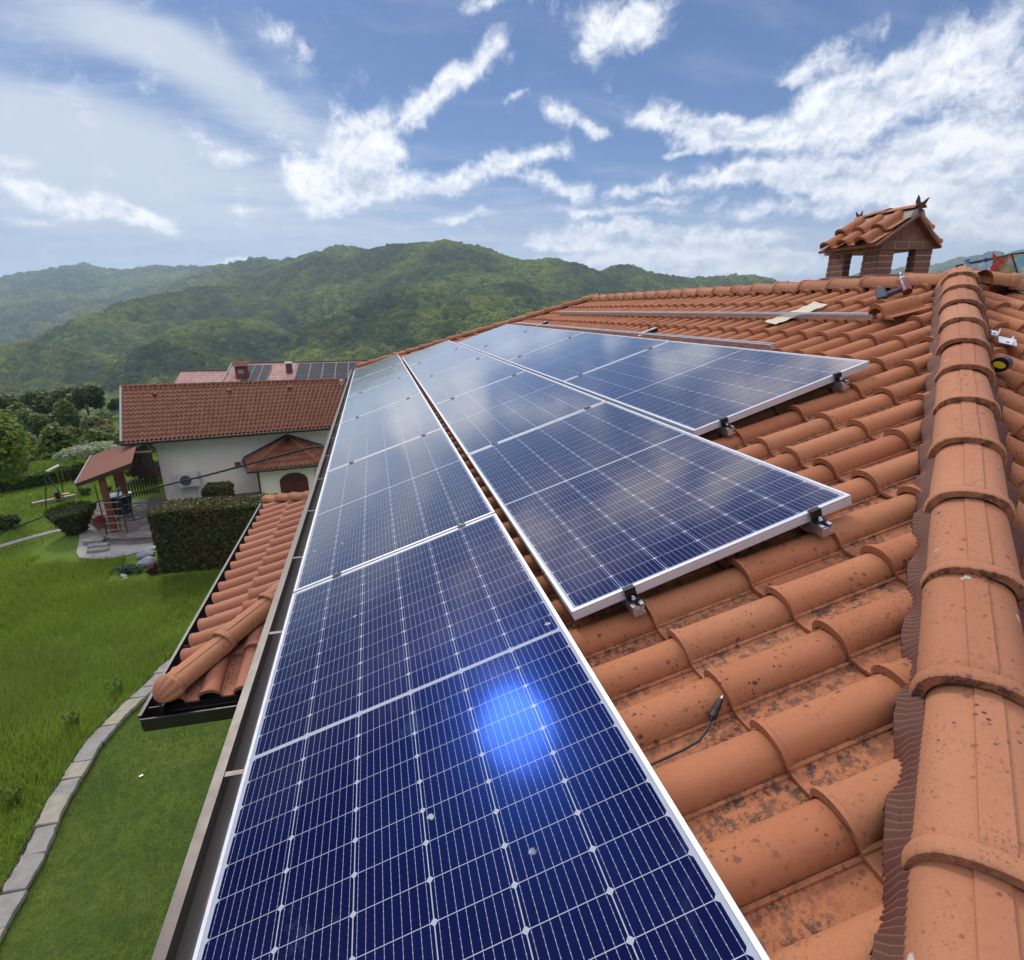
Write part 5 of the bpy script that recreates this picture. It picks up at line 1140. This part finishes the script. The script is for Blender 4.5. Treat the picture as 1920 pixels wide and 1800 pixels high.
def crown(rx, ry, rz, n, size, seed, lumps=14, flat=.0):
    """leaf cloud in irregular lumps over a crown volume"""
    r = np.random.default_rng(seed); P = []; N = []; tone = []
    for k in range(lumps):
        d = r.normal(0, 1, 3); d /= np.linalg.norm(d); d[2] = abs(d[2]) * .9 - .25 if r.random() < .8 else d[2]; c = d * r.uniform(.35, .72) * np.array([rx, ry, rz]); lr = r.uniform(.28, .48) * np.array([rx, ry, rz * (1 - flat)])
        m_ = n // lumps; u = r.normal(0, 1, (m_, 3)); u /= np.linalg.norm(u, axis=1)[:, None]; rad = r.uniform(.55, 1.05, m_) ** .6
        p = c + u * lr * rad[:, None]; P.append(p); nn = u * .6 + np.array([0, 0, .6]); N.append(nn); tone.append(np.full(m_, r.uniform(0, 1)))
    P = np.concatenate(P); N = np.concatenate(N); tn = np.concatenate(tone); V, F, rv = leaf_quads(P, N, size, 1.5, seed + 1)
    return V, F, np.clip(rv * .5 + np.repeat(tn, 4) * .5, 0, 1)
def branches(h, rx, seed, n=7, tr=.10):
    r = random.Random(seed); m = MB(); m.tube([(0, 0, -.4), (r.uniform(-.05, .05), 0, h * .35), (r.uniform(-.1, .1), r.uniform(-.1, .1), h * .8)], [tr, tr * .75, tr * .35], 8)
    for k in range(n):
        a = r.uniform(0, 6.28); z = h * r.uniform(.3, .65); q = rx * r.uniform(.5, .8); m.tube([(0, 0, z), (math.cos(a) * q * .5, math.sin(a) * q * .5, z + h * .12), (math.cos(a) * q, math.sin(a) * q, z + h * r.uniform(.15, .3))], [tr * .45, tr * .3, tr * .12], 5)
    return m.mesh('trunk', M_BARK, 60)
def crown_mesh(name, args, mt):
    V, F, rv = crown(*args); o = npmesh(name, V, F, mt, None, None, {'rv': rv}); me = o.data; bpy.data.objects.remove(o); return me
PROT = {}
def tree_proto(key, h, rx, rz, n, size, mt, seed, lumps=16, flat=0.0):
    PROT[key] = (branches(h - rz * .6, rx, seed), crown_mesh('crown', (rx, rx, rz, n, size, seed, lumps, flat), mt), h - rz)
def plant_tree(key, x, y, z, label, cat='tree', group=None, s=1.0, rot=None, name='tree', sz=None):
    tk, cr, hz = PROT[key]; t = thing(name, label, cat, T(x, y, z) @ RZ(random.uniform(0, 360) if rot is None else rot) @ Matrix.Diagonal((s, s, sz or s, 1)), group)
    a = bpy.data.objects.new('trunk', tk); COL.objects.link(a); a.parent = t; b = bpy.data.objects.new('crown', cr); COL.objects.link(b); b.parent = t; b.location = (0, 0, hz); return t
tree_proto('dark', 4.8, 2.1, 2.3, 4200, .26, M_LEAFD, 1); tree_proto('mid', 4.8, 2.2, 2.2, 4200, .26, M_LEAF, 2); tree_proto('light', 4.4, 2.0, 2.0, 4200, .25, M_LEAFL, 3)
tree_proto('brown', 4.2, 1.9, 1.9, 3600, .24, M_LEAFB, 4); tree_proto('mid2', 5.2, 1.8, 2.6, 4200, .26, M_LEAF, 6, 20)
def tz(x, y): return float(terrain(np.array([x]), np.array([y]))[0])
plan = []
r = random.Random(9)
G1, G2, G3 = 'bushy trees along the edge of the garden', 'trees on the slope beyond the garden', 'trees crowning the far knoll'
for k in range(13):
    x = -29.5 + k * 1.62; y = 37 + r.uniform(-1, 1.6) + .28 * (x + 20); plan.append((r.choice(['dark', 'mid', 'dark', 'mid2']), x + r.uniform(-.5, .5), y, r.uniform(.78, .98), 'dark bushy tree in the row closing the neighbour garden', G1))
for k in range(13):
    x = -38 + k * 2.2; y = 46 + r.uniform(-2, 2.5) + .22 * (x + 26); plan.append((r.choice(['light', 'mid', 'light', 'mid2']), x + r.uniform(-.7, .7), y, r.uniform(.80, 1.02), 'brighter green rounded tree behind the dark garden row', G2))
for k in range(12):
    x = -42 + k * 2.3; y = 58 + r.uniform(-3, 3) + .2 * (x + 30); plan.append((('brown' if -34 < x < -18 else r.choice(['mid', 'light'])), x, y, r.uniform(.85, 1.05), 'brownish green tree on the middle of the slope' if -34 < x < -18 else 'mid green tree on the middle of the slope', G2))
for k in range(11):
    x = -58 + k * 3.1; y = 74 + r.uniform(-3, 3) + .15 * (x + 40); plan.append((r.choice(['mid', 'dark', 'mid2']), x, y, r.uniform(.9, 1.1) if x < -34 else r.uniform(.6, .75), 'dark green tree on the upper slope below the knoll', G3))
for k in range(9):
    x = -66 + k * 3.6; y = 88 + r.uniform(-3, 3) + .1 * (x + 40); plan.append((r.choice(['dark', 'mid', 'dark']), x, y, (r.uniform(1.25, 1.45) if x < -38 else .75), 'dark crowned tree standing on the skyline of the knoll', G3))
ORD = ['first', 'second', 'third', 'fourth', 'fifth', 'sixth', 'seventh', 'eighth', 'ninth', 'tenth', 'eleventh', 'twelfth', 'thirteenth']
cnt = {}
for key, x, y, s, lab, g in plan:
    k = cnt[lab] = cnt.get(lab, -1) + 1; plant_tree(key, x, y, tz(x, y) - .2, lab + ', ' + ORD[k] + ' from the left', 'tree', g, s)
# particular trees and shrubs
tree_proto('near', 5.2, 2.0, 2.3, 9000, .13, M_LEAFL, 11, 22)
plant_tree('near', -15.5, 22.4, HG, 'large bright green tree at the left edge of the picture', 'tree', None, 1.08, 0)
tree_proto('blossom', 2.3, 1.75, .62, 5200, .12, M_BLOSSOM, 12, 16)
plant_tree('blossom', -14.75, 29.6, HG - .3, 'small flat-topped tree with white blossom beyond the canopy roof', 'tree', None, .86, 0)
def shrub(name, x, y, z, rx, ry, rz, n, size, mt, label, cat='bush', seed=0, zc=None, group=None):
    t = thing(name, label, cat, T(x, y, z), group); V, F, rv = crown(rx, ry, rz, n, size, seed, 14); V[:, 2] += zc if zc is not None else rz * .8
    npmesh('foliage', V, F, mt, t, None, {'rv': rv}); m = MB(); m.tube([(0, 0, -.1), (0, 0, rz)], [.05, .03], 6); m.build('stem', M_BARK, t); return t
def hedge_box(t, hx, hy, z0, z1, n, size, mt, seed, taper=0.0, rnd=.12):
    r = np.random.default_rng(seed); P = []; N = []
    areas = [('x', 2 * hy * (z1 - z0)), ('y', 2 * hx * (z1 - z0)), ('z', 4 * hx * hy / 2)]; tot = sum(a for _, a in areas)
    for ax_, ar in areas:
        k = int(n * ar / tot); u = r.uniform(-1, 1, k); v = r.uniform(0, 1, k); s = np.where(r.random(k) < .5, -1, 1)
        if ax_ == 'x': p = np.stack([s * hx, u * hy, z0 + v * (z1 - z0)], 1); nn = np.stack([s, 0 * u, .3 + 0 * u], 1)
        elif ax_ == 'y': p = np.stack([u * hx, s * hy, z0 + v * (z1 - z0)], 1); nn = np.stack([0 * u, s, .3 + 0 * u], 1)
        else: p = np.stack([u * hx, (v * 2 - 1) * hy, z1 + 0 * u], 1); nn = np.stack([0 * u, 0 * u, 1 + 0 * u], 1)
        P.append(p); N.append(nn)
    P = np.concatenate(P); N = np.concatenate(N).astype(float); k = 1 + taper * (P[:, 2] - z0) / (z1 - z0); P[:, 0] *= k; P[:, 1] *= k
    # round the edges and roughen
    e = np.clip((np.abs(P[:, 0]) / (hx * k) - .8) / .2, 0, 1) * np.clip((P[:, 2] - z1 + rnd) / rnd, 0, 1); P[:, 2] -= e * rnd * .6
    P += r.normal(0, .028, P.shape) + (fbm(P[:, 0] * 3 + P[:, 1], P[:, 2] * 3, 1, 3, seed) * .05)[:, None] * N
    V, F, rv = leaf_quads(P, N, size, 2.0, seed, .7); npmesh('foliage', V, F, mt, t, None, {'rv': rv})
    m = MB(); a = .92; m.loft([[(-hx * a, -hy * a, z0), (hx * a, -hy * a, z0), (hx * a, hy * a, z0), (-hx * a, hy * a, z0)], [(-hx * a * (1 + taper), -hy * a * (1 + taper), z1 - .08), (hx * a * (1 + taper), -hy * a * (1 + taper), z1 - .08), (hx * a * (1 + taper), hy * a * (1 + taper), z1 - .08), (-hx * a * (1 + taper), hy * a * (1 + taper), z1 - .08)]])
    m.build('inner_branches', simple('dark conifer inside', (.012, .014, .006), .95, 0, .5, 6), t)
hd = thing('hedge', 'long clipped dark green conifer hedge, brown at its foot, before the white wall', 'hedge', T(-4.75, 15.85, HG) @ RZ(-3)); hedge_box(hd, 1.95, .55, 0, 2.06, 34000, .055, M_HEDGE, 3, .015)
pb_ = thing('clipped_bush', 'clipped dark conifer block rising behind the long hedge', 'bush', T(-6.15, 20.6, HG + .3) @ RZ(4)); hedge_box(pb_, .47, .42, 0, .98, 8000, .055, M_HEDGE, 4, .03, .2)
cb2 = thing('cone_bush', 'dark bush narrow at the foot and wide at the top on the lawn', 'bush', T(-11.2, 20.0, HG))
rr_ = np.random.default_rng(8); k = 9000; a = rr_.uniform(0, 6.283, k); zz = rr_.uniform(0, 1, k) ** .7; rad = (.22 + .52 * zz) * rr_.uniform(.8, 1.08, k); top = rr_.random(k) < .3; rad = np.where(top, rr_.uniform(0, .72, k), rad); zz = np.where(top, 1 - .12 * rad, zz)
P = np.stack([np.cos(a) * rad, np.sin(a) * rad, zz * 1.0], 1) + rr_.normal(0, .03, (k, 3)); V, F, rv = leaf_quads(P, np.stack([np.cos(a), np.sin(a), .5 + 0 * a], 1), .075, 2.2, 5, .6); npmesh('foliage', V, F, M_HEDGE, cb2, None, {'rv': rv})
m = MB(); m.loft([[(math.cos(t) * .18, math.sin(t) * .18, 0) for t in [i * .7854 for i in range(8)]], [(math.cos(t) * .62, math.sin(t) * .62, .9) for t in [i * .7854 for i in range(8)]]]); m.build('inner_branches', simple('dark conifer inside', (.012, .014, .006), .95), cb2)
fhg = thing('garden_hedge', 'low dark hedge line across the far end of the neighbour garden', 'hedge', T(-15.6, 28.0, HG) @ RZ(34)); hedge_box(fhg, 3.1, .28, 0, .55, 9000, .09, M_LEAFD, 6, 0)
shrub('shrub', -11.2, 27.0, HG, 1.1, .7, .55, 2600, .12, M_LEAF, 'leafy green shrub seen under the canopy roof beside the posts', 'bush', 21)
shrub('shrub', -10.3, 25.8, HG + .3, .8, .6, .6, 2000, .11, M_LEAFL, 'lighter leafy shrub under the canopy next to the stairs', 'bush', 22)
for i, (x, y, s) in enumerate(((-13.2, 25.3, .30), (-12.4, 25.6, .24))): shrub('small_shrub', x, y, HG, s, s, s * .8, 700, .07, M_LEAF, ('larger' if i == 0 else 'smaller') + ' of two round little shrubs by the sandpit timbers', 'bush', 30 + i)
shrub('planter_shrub', -14.4, 21.2, HG, .9, .5, .35, 1800, .09, M_LEAFD, 'low dark planting at the left edge above the garden path', 'bush', 35)
# swing set and sandpit timber
ss = thing('swing_set', 'green tubular swing frame with yellow rungs and white top on the far lawn', 'swing set', T(-13.6, 24.2, HG)); M_YEL = simple('yellow paint', (.45, .33, .04), .5)
tp0, tp1 = Vector((-.10, -.45, 1.55)), Vector((.02, .45, 1.62))
for tp, y in ((tp0, -.75), (tp1, .75)):
    for x in (-.30, .62): m = MB(); m.tube([tp, (x, y, 0)], .024, 6); m.build('leg', simple('moss green tube', (.05, .08, .02), .5), ss)
m = MB(); m.box((-.07, -.5, 1.56), (.03, .5, 1.63)); m.build('top_beam', simple('pale beam', (.62, .58, .42), .6), ss)
for k in range(3): m = MB(); m.tube([(-.22, -.66 + k * .05, .35 + k * .3), (.42 - .1 * k, -.66 + k * .05, .38 + k * .3)], .016, 5); m.build('rung', M_YEL, ss)
for x in (.02, .22): m = MB(); m.tube([(x, .1, 1.55), (x + .02, .12, .4)], .008, 4); m.build('rope', M_YEL, ss)
m = MB(); m.box((-.05, .02, .36), (.30, .2, .40)); m.build('seat', M_YEL, ss)
tbm = thing('sandpit_timber', 'low pale timber sandpit edge beside the swing frame', 'timber edge', T(-14.1, 24.5, HG) @ RZ(34)); m = MB(); m.box((-.75, -.10, 0), (.80, .10, .15)); m.build('beam', simple('weathered pale timber', (.38, .35, .28), .8), tbm); m = MB(); m.box((.1, -.14, 0), (.28, .14, .42)); m.build('block', M_DARK, tbm)
# rockery by the hedge
def rock(x, y, s, mt, label, seed, flat=.6, cat='rock', group='rocks of the rockery', name='rock'):
    bm = bmesh.new(); bmesh.ops.create_icosphere(bm, subdivisions=3, radius=1); r = random.Random(seed); o1 = [Vector((r.uniform(-1, 1), r.uniform(-1, 1), r.uniform(-1, 1))).normalized() for _ in range(9)]
    for v in bm.verts:
        d = v.co.normalized(); k = 1
        for o_ in o1: k -= max(0, d.dot(o_) - .62) * .55
        v.co = d * k * s; v.co.z *= flat
    me = bpy.data.meshes.new(name); bm.to_mesh(me); bm.free(); me.materials.append(mt); o = bpy.data.objects.new(name, me); COL.objects.link(o); o.location = (x, y, HG + s * flat * .4); tag(o, label, cat, group); return o
M_MARB = simple('veined grey rock', (.22, .23, .25), .7, 0, .75, 7, .5); M_x = None; M_TERR = simple('rusty clay', (.20, .06, .03), .8)
rock(-7.75, 16.95, .30, M_MARB, 'upper large blue grey veined rock beside the hedge end', 1); rock(-7.45, 16.25, .32, M_MARB, 'lower large white veined rock beside the hedge end', 2)
for i, (x, y, s) in enumerate(((-8.05, 15.85, .10), (-7.95, 15.6, .08), (-7.85, 15.45, .09), (-7.72, 15.2, .09))): rock(x, y, s, simple('white pebble', (.55, .55, .52), .6), ('first', 'second', 'third', 'fourth')[i] + ' of four small white stones in the grass, counted from the terrace side', 10 + i, .8, 'stone', 'small white stones in the grass', 'stone')
shrub('red_plant', -6.95, 15.45, HG, .26, .22, .20, 700, .06, mat_leaf('dark red leaves', (.06, .006, .008), (.13, .015, .02), .3), 'small dark red plant at the foot of the hedge end', 'plant', 51)
shrub('rust_plant', -7.05, 17.3, HG, .28, .25, .25, 700, .06, mat_leaf('rusty leaves', (.14, .04, .012), (.25, .09, .03), .3), 'rust coloured plant between terrace and hedge', 'plant', 52)
shrub('blue_green_plant', -7.75, 15.75, HG, .45, .35, .20, 1500, .05, mat_leaf('blue green leaves', (.03, .07, .04), (.08, .15, .08), .3), 'low blue green plant cushion next to the rocks', 'plant', 53)
pp_ = thing('flower_pot', 'red flower pot planting beside the canopy post', 'flower pot', T(-10.1, 19.6, -6.3)); m = MB(); m.lathe([(.14, 0), (.18, .22), (.19, .24)], 14); m.build('pot', M_TERR, pp_, 40)
V, F, rv = crown(.26, .2, .16, 500, .05, 5, 8); V[:, 2] += .32; npmesh('flowers', V, F, mat_leaf('red flowers', (.30, .01, .01), (.45, .03, .03), .3), pp_, None, {'rv': rv})
# ------------------------------------------------------------------ grass
def grass(name, n, xr, yr, hmin, hmax, w, mt, mask, seed, clump=.35):
    r = np.random.default_rng(seed); x = r.uniform(*xr, n); y = r.uniform(*yr, n); k = mask(x, y); x = x[k]; y = y[k]
    hn = fbm(x, y, 1.3, 3, seed); h = r.uniform(hmin, hmax, len(x)) * (1 + hn * .7); h = np.where(r.random(len(x)) < .02, h * 1.7, h); a = r.uniform(0, 6.283, len(x)); bend = r.uniform(.1, .7, len(x)) * h; ww = w * r.uniform(.7, 1.4, len(x))
    ba = fbm(x, y, 2.5, 2, seed + 3) * 3 + r.normal(0, .8, len(x)); z0 = np.full(len(x), HG); c, s = np.cos(a), np.sin(a); bx, by = np.cos(ba) * bend, np.sin(ba) * bend
    p0 = np.stack([x - c * ww, y - s * ww, z0], 1); p1 = np.stack([x + c * ww, y + s * ww, z0], 1); p2 = np.stack([x + c * ww * .8 + bx * .35, y + s * ww * .8 + by * .35, z0 + h * .6], 1); p3 = np.stack([x - c * ww * .8 + bx * .35, y - s * ww * .8 + by * .35, z0 + h * .6], 1); p4 = np.stack([x + bx + c * ww * .15, y + by + s * ww * .15, z0 + h], 1); p5 = np.stack([x + bx - c * ww * .15, y + by - s * ww * .15, z0 + h], 1)
    V = np.stack([p0, p1, p2, p3, p4, p5], 1).reshape(-1, 3); b = np.arange(len(x))[:, None] * 6; F = np.concatenate([b + np.array([0, 1, 2, 3]), b + np.array([3, 2, 4, 5])]); rv = np.repeat(np.clip(r.random(len(x)) * .6 + .2 + fbm(x, y, 3.2, 3, seed + 9) * .6, 0, 1), 6)
    return npmesh(name, V, F, mt, None, None, {'rv': rv})
ey = np.array([p[1] for p in EDGE]); exx = np.array([p[0] for p in EDGE])
def m_meadow(x, y): return (x < np.interp(y, ey, exx) - .335) & (x > -9.5 - (y - 2) * .55) & ~((np.abs(x + 8.8) < 2.6 - .0 * y) & (y > 16.9)) & (y < 18 + .5 * (-x - 9) * 0 + 0 * x) & ((y < 15.0) | (x < -8.3))
g1 = grass('meadow_grass', 210000, (-17, -4.6), (1.2, 18), .10, .26, .0055, M_GRASS, m_meadow, 1); tag(g1, 'uncut bright green meadow grass with seed heads', 'grass', None, 'stuff')
g2 = grass('lawn_grass', 150000, (-5.3, -.2), (-.5, 13.2), .015, .035, .0035, M_LAWNB, lambda x, y: x > np.interp(y, ey, exx) + .05, 2); tag(g2, 'short mown grass blades of the lawn beside the house', 'grass', None, 'stuff')
g3 = grass('garden_grass', 90000, (-24, -9), (15, 33), .05, .12, .009, M_GRASS, lambda x, y: (x < -10.3 - .0 * y) & ~((x > -15) & (np.abs(y - (19.4 + (x + 13.2) * .85)) < .28)) & ~((x > -11.9) & (y > 17.3) & (y < 23.5)), 3); tag(g3, 'trodden grass of the neighbour garden', 'grass', None, 'stuff')
r = random.Random(3)
wd_ = [(-5.62, 9.15, .42), (-6.05, 8.2, .40), (-6.15, 6.4, .38), (-6.75, 5.35, .40)]
for i, (x, y, s) in enumerate(wd_):
    t = thing('tall_weed', 'tall light green weed beside the stone edging, ' + ('the farthest one', 'second farthest', 'second nearest', 'the nearest one')[i], 'weed', T(x, y, HG), 'tall weeds along the stone edging'); rr_ = np.random.default_rng(60 + i); k = 260; a = rr_.uniform(0, 6.28, k); zz = rr_.uniform(.1, 1, k); st_i = rr_.integers(0, 4, k)
    P = np.stack([np.cos(st_i * 1.7) * .14 * zz + np.cos(a) * .06 * (1.2 - zz), np.sin(st_i * 1.7) * .14 * zz + np.sin(a) * .06 * (1.2 - zz), zz * s * (.8 + .08 * st_i)], 1); V, F, rv = leaf_quads(P, np.stack([np.cos(a) * .3, np.sin(a) * .3, 1 + 0 * a], 1), .040, 2.0, i, .4); npmesh('leaves', V, F, M_LEAFL, t, None, {'rv': rv})
    m = MB()
    for q in range(4): m.tube([(0, 0, 0), (math.cos(q * 1.7) * .14, math.sin(q * 1.7) * .14, s * (.78 + .08 * q))], [.006, .002], 4)
    m.build('stems', M_LEAFL, t)
# ------------------------------------------------------------------ mountain forest: instanced canopy clumps, one object
def forest():
    r = np.random.default_rng(77); n = 190000; ang = np.radians(r.uniform(-60, 52, n)); d = np.sqrt(r.uniform(170. ** 2, 3300. ** 2, n))
    # density falls with distance, size grows
    keep = r.random(n) < np.clip((950 / d) ** 1.2, 0, 1) * 1.0; near = d < 1500
    n2 = 52000; ang2 = np.radians(r.uniform(-52, 45, n2)); d2 = np.sqrt(r.uniform(200. ** 2, 1250. ** 2, n2)); ang = np.concatenate([ang[keep], ang2]); d = np.concatenate([d[keep], d2])
    x = CW[0] + np.sin(ang) * d; y = CW[1] + np.cos(ang) * d; z = terrain(x, y); ok = ((z > plateau(x, y) + .5) | (y > 150)) & (y > 120)
    cl = np.hypot(x + 95, y - 905); ok &= ~((cl < 34) & (r.random(len(x)) < .7)); x, y, z, d = x[ok], y[ok], z[ok], d[ok]
    s = np.clip(d / 1000, .72, 2.2) * 5.8 * r.uniform(.42, 1.4, len(x)); return np.stack([x, y, z + s * .35], 1), s
fp, fs = forest()
me = bpy.data.meshes.new('mountain_forest'); me.vertices.add(len(fp)); me.vertices.foreach_set('co', fp.astype(np.float32).ravel()); at = me.attributes.new('sc', 'FLOAT', 'POINT'); at.data.foreach_set('value', fs.astype(np.float32)); me.materials.append(M_FOREST)
fo = bpy.data.objects.new('mountain_forest', me); COL.objects.link(fo); tag(fo, 'dense green broadleaf forest covering the mountain slopes', 'forest', None, 'stuff')
ng = bpy.data.node_groups.new('canopy', 'GeometryNodeTree'); ng.interface.new_socket('Geometry', in_out='INPUT', socket_type='NodeSocketGeometry'); ng.interface.new_socket('Geometry', in_out='OUTPUT', socket_type='NodeSocketGeometry')
N_ = NT(ng); gi = N_.new('NodeGroupInput'); go_ = N_.new('NodeGroupOutput'); geos = []
jn = N_.new('GeometryNodeGeometryToInstance')
for k in range(3):
    ico = N_.new('GeometryNodeMeshIcoSphere'); ico.inputs['Radius'].default_value = 1; ico.inputs['Subdivisions'].default_value = 4
    sp = N_.new('GeometryNodeSetPosition'); N_.l.new(ico.outputs[0], sp.inputs['Geometry']); pos = N_.new('GeometryNodeInputPosition'); nz = N_.new('ShaderNodeTexNoise'); nz.inputs['Scale'].default_value = 2.3; nz.inputs['Detail'].default_value = 4; nz.inputs['Roughness'].default_value = .7
    ad = N_.vmath('ADD', pos.outputs[0], (k * 7.3, k * 3.1, 0.0)); N_.l.new(ad, nz.inputs['Vector']); f = N_.math('MULTIPLY', N_.math('SUBTRACT', nz.outputs[0], .47), 2.1); off = N_.vmath('SCALE', pos.outputs[0], f); N_.l.new(off, sp.inputs['Offset'])
    sm_ = N_.new('GeometryNodeSetMaterial'); sm_.inputs['Material'].default_value = M_FOREST; N_.l.new(sp.outputs[0], sm_.inputs[0]); N_.l.new(sm_.outputs[0], jn.inputs[0])
iop = N_.new('GeometryNodeInstanceOnPoints'); N_.l.new(gi.outputs[0], iop.inputs['Points']); N_.l.new(jn.outputs[0], iop.inputs['Instance']); iop.inputs['Pick Instance'].default_value = True
rvn = N_.new('FunctionNodeRandomValue'); rvn.data_type = 'FLOAT_VECTOR'; rvn.inputs[0].default_value = (-.25, -.25, 0); rvn.inputs[1].default_value = (.25, .25, 6.28); N_.l.new(rvn.outputs[0], iop.inputs['Rotation'])
na_ = N_.new('GeometryNodeInputNamedAttribute'); na_.data_type = 'FLOAT'; na_.inputs[0].default_value = 'sc'; scv = N_.comb(na_.outputs[0], na_.outputs[0], N_.math('MULTIPLY', na_.outputs[0], .92)); N_.l.new(scv, iop.inputs['Scale']); N_.l.new(iop.outputs[0], go_.inputs[0])
md = fo.modifiers.new('canopy', 'NODES'); md.node_group = ng
# ------------------------------------------------------------------ haze
HAZE = .00022
if HAZE:
    m = MB(); m.box((-3300, -3300, -140), (3300, 3300, 260)); m_h, nt = mat('haze air'); pv = nt.new('ShaderNodeVolumePrincipled'); pv.inputs['Color'].default_value = (.66, .84, 1, 1); pv.inputs['Density'].default_value = HAZE; pv.inputs['Anisotropy'].default_value = .3
    o_ = nt.new('ShaderNodeOutputMaterial'); nt.l.new(pv.outputs[0], o_.inputs['Volume']); hz = m.build('haze', m_h); tag(hz, 'thin blue haze in the valley air', 'haze', None, 'stuff')
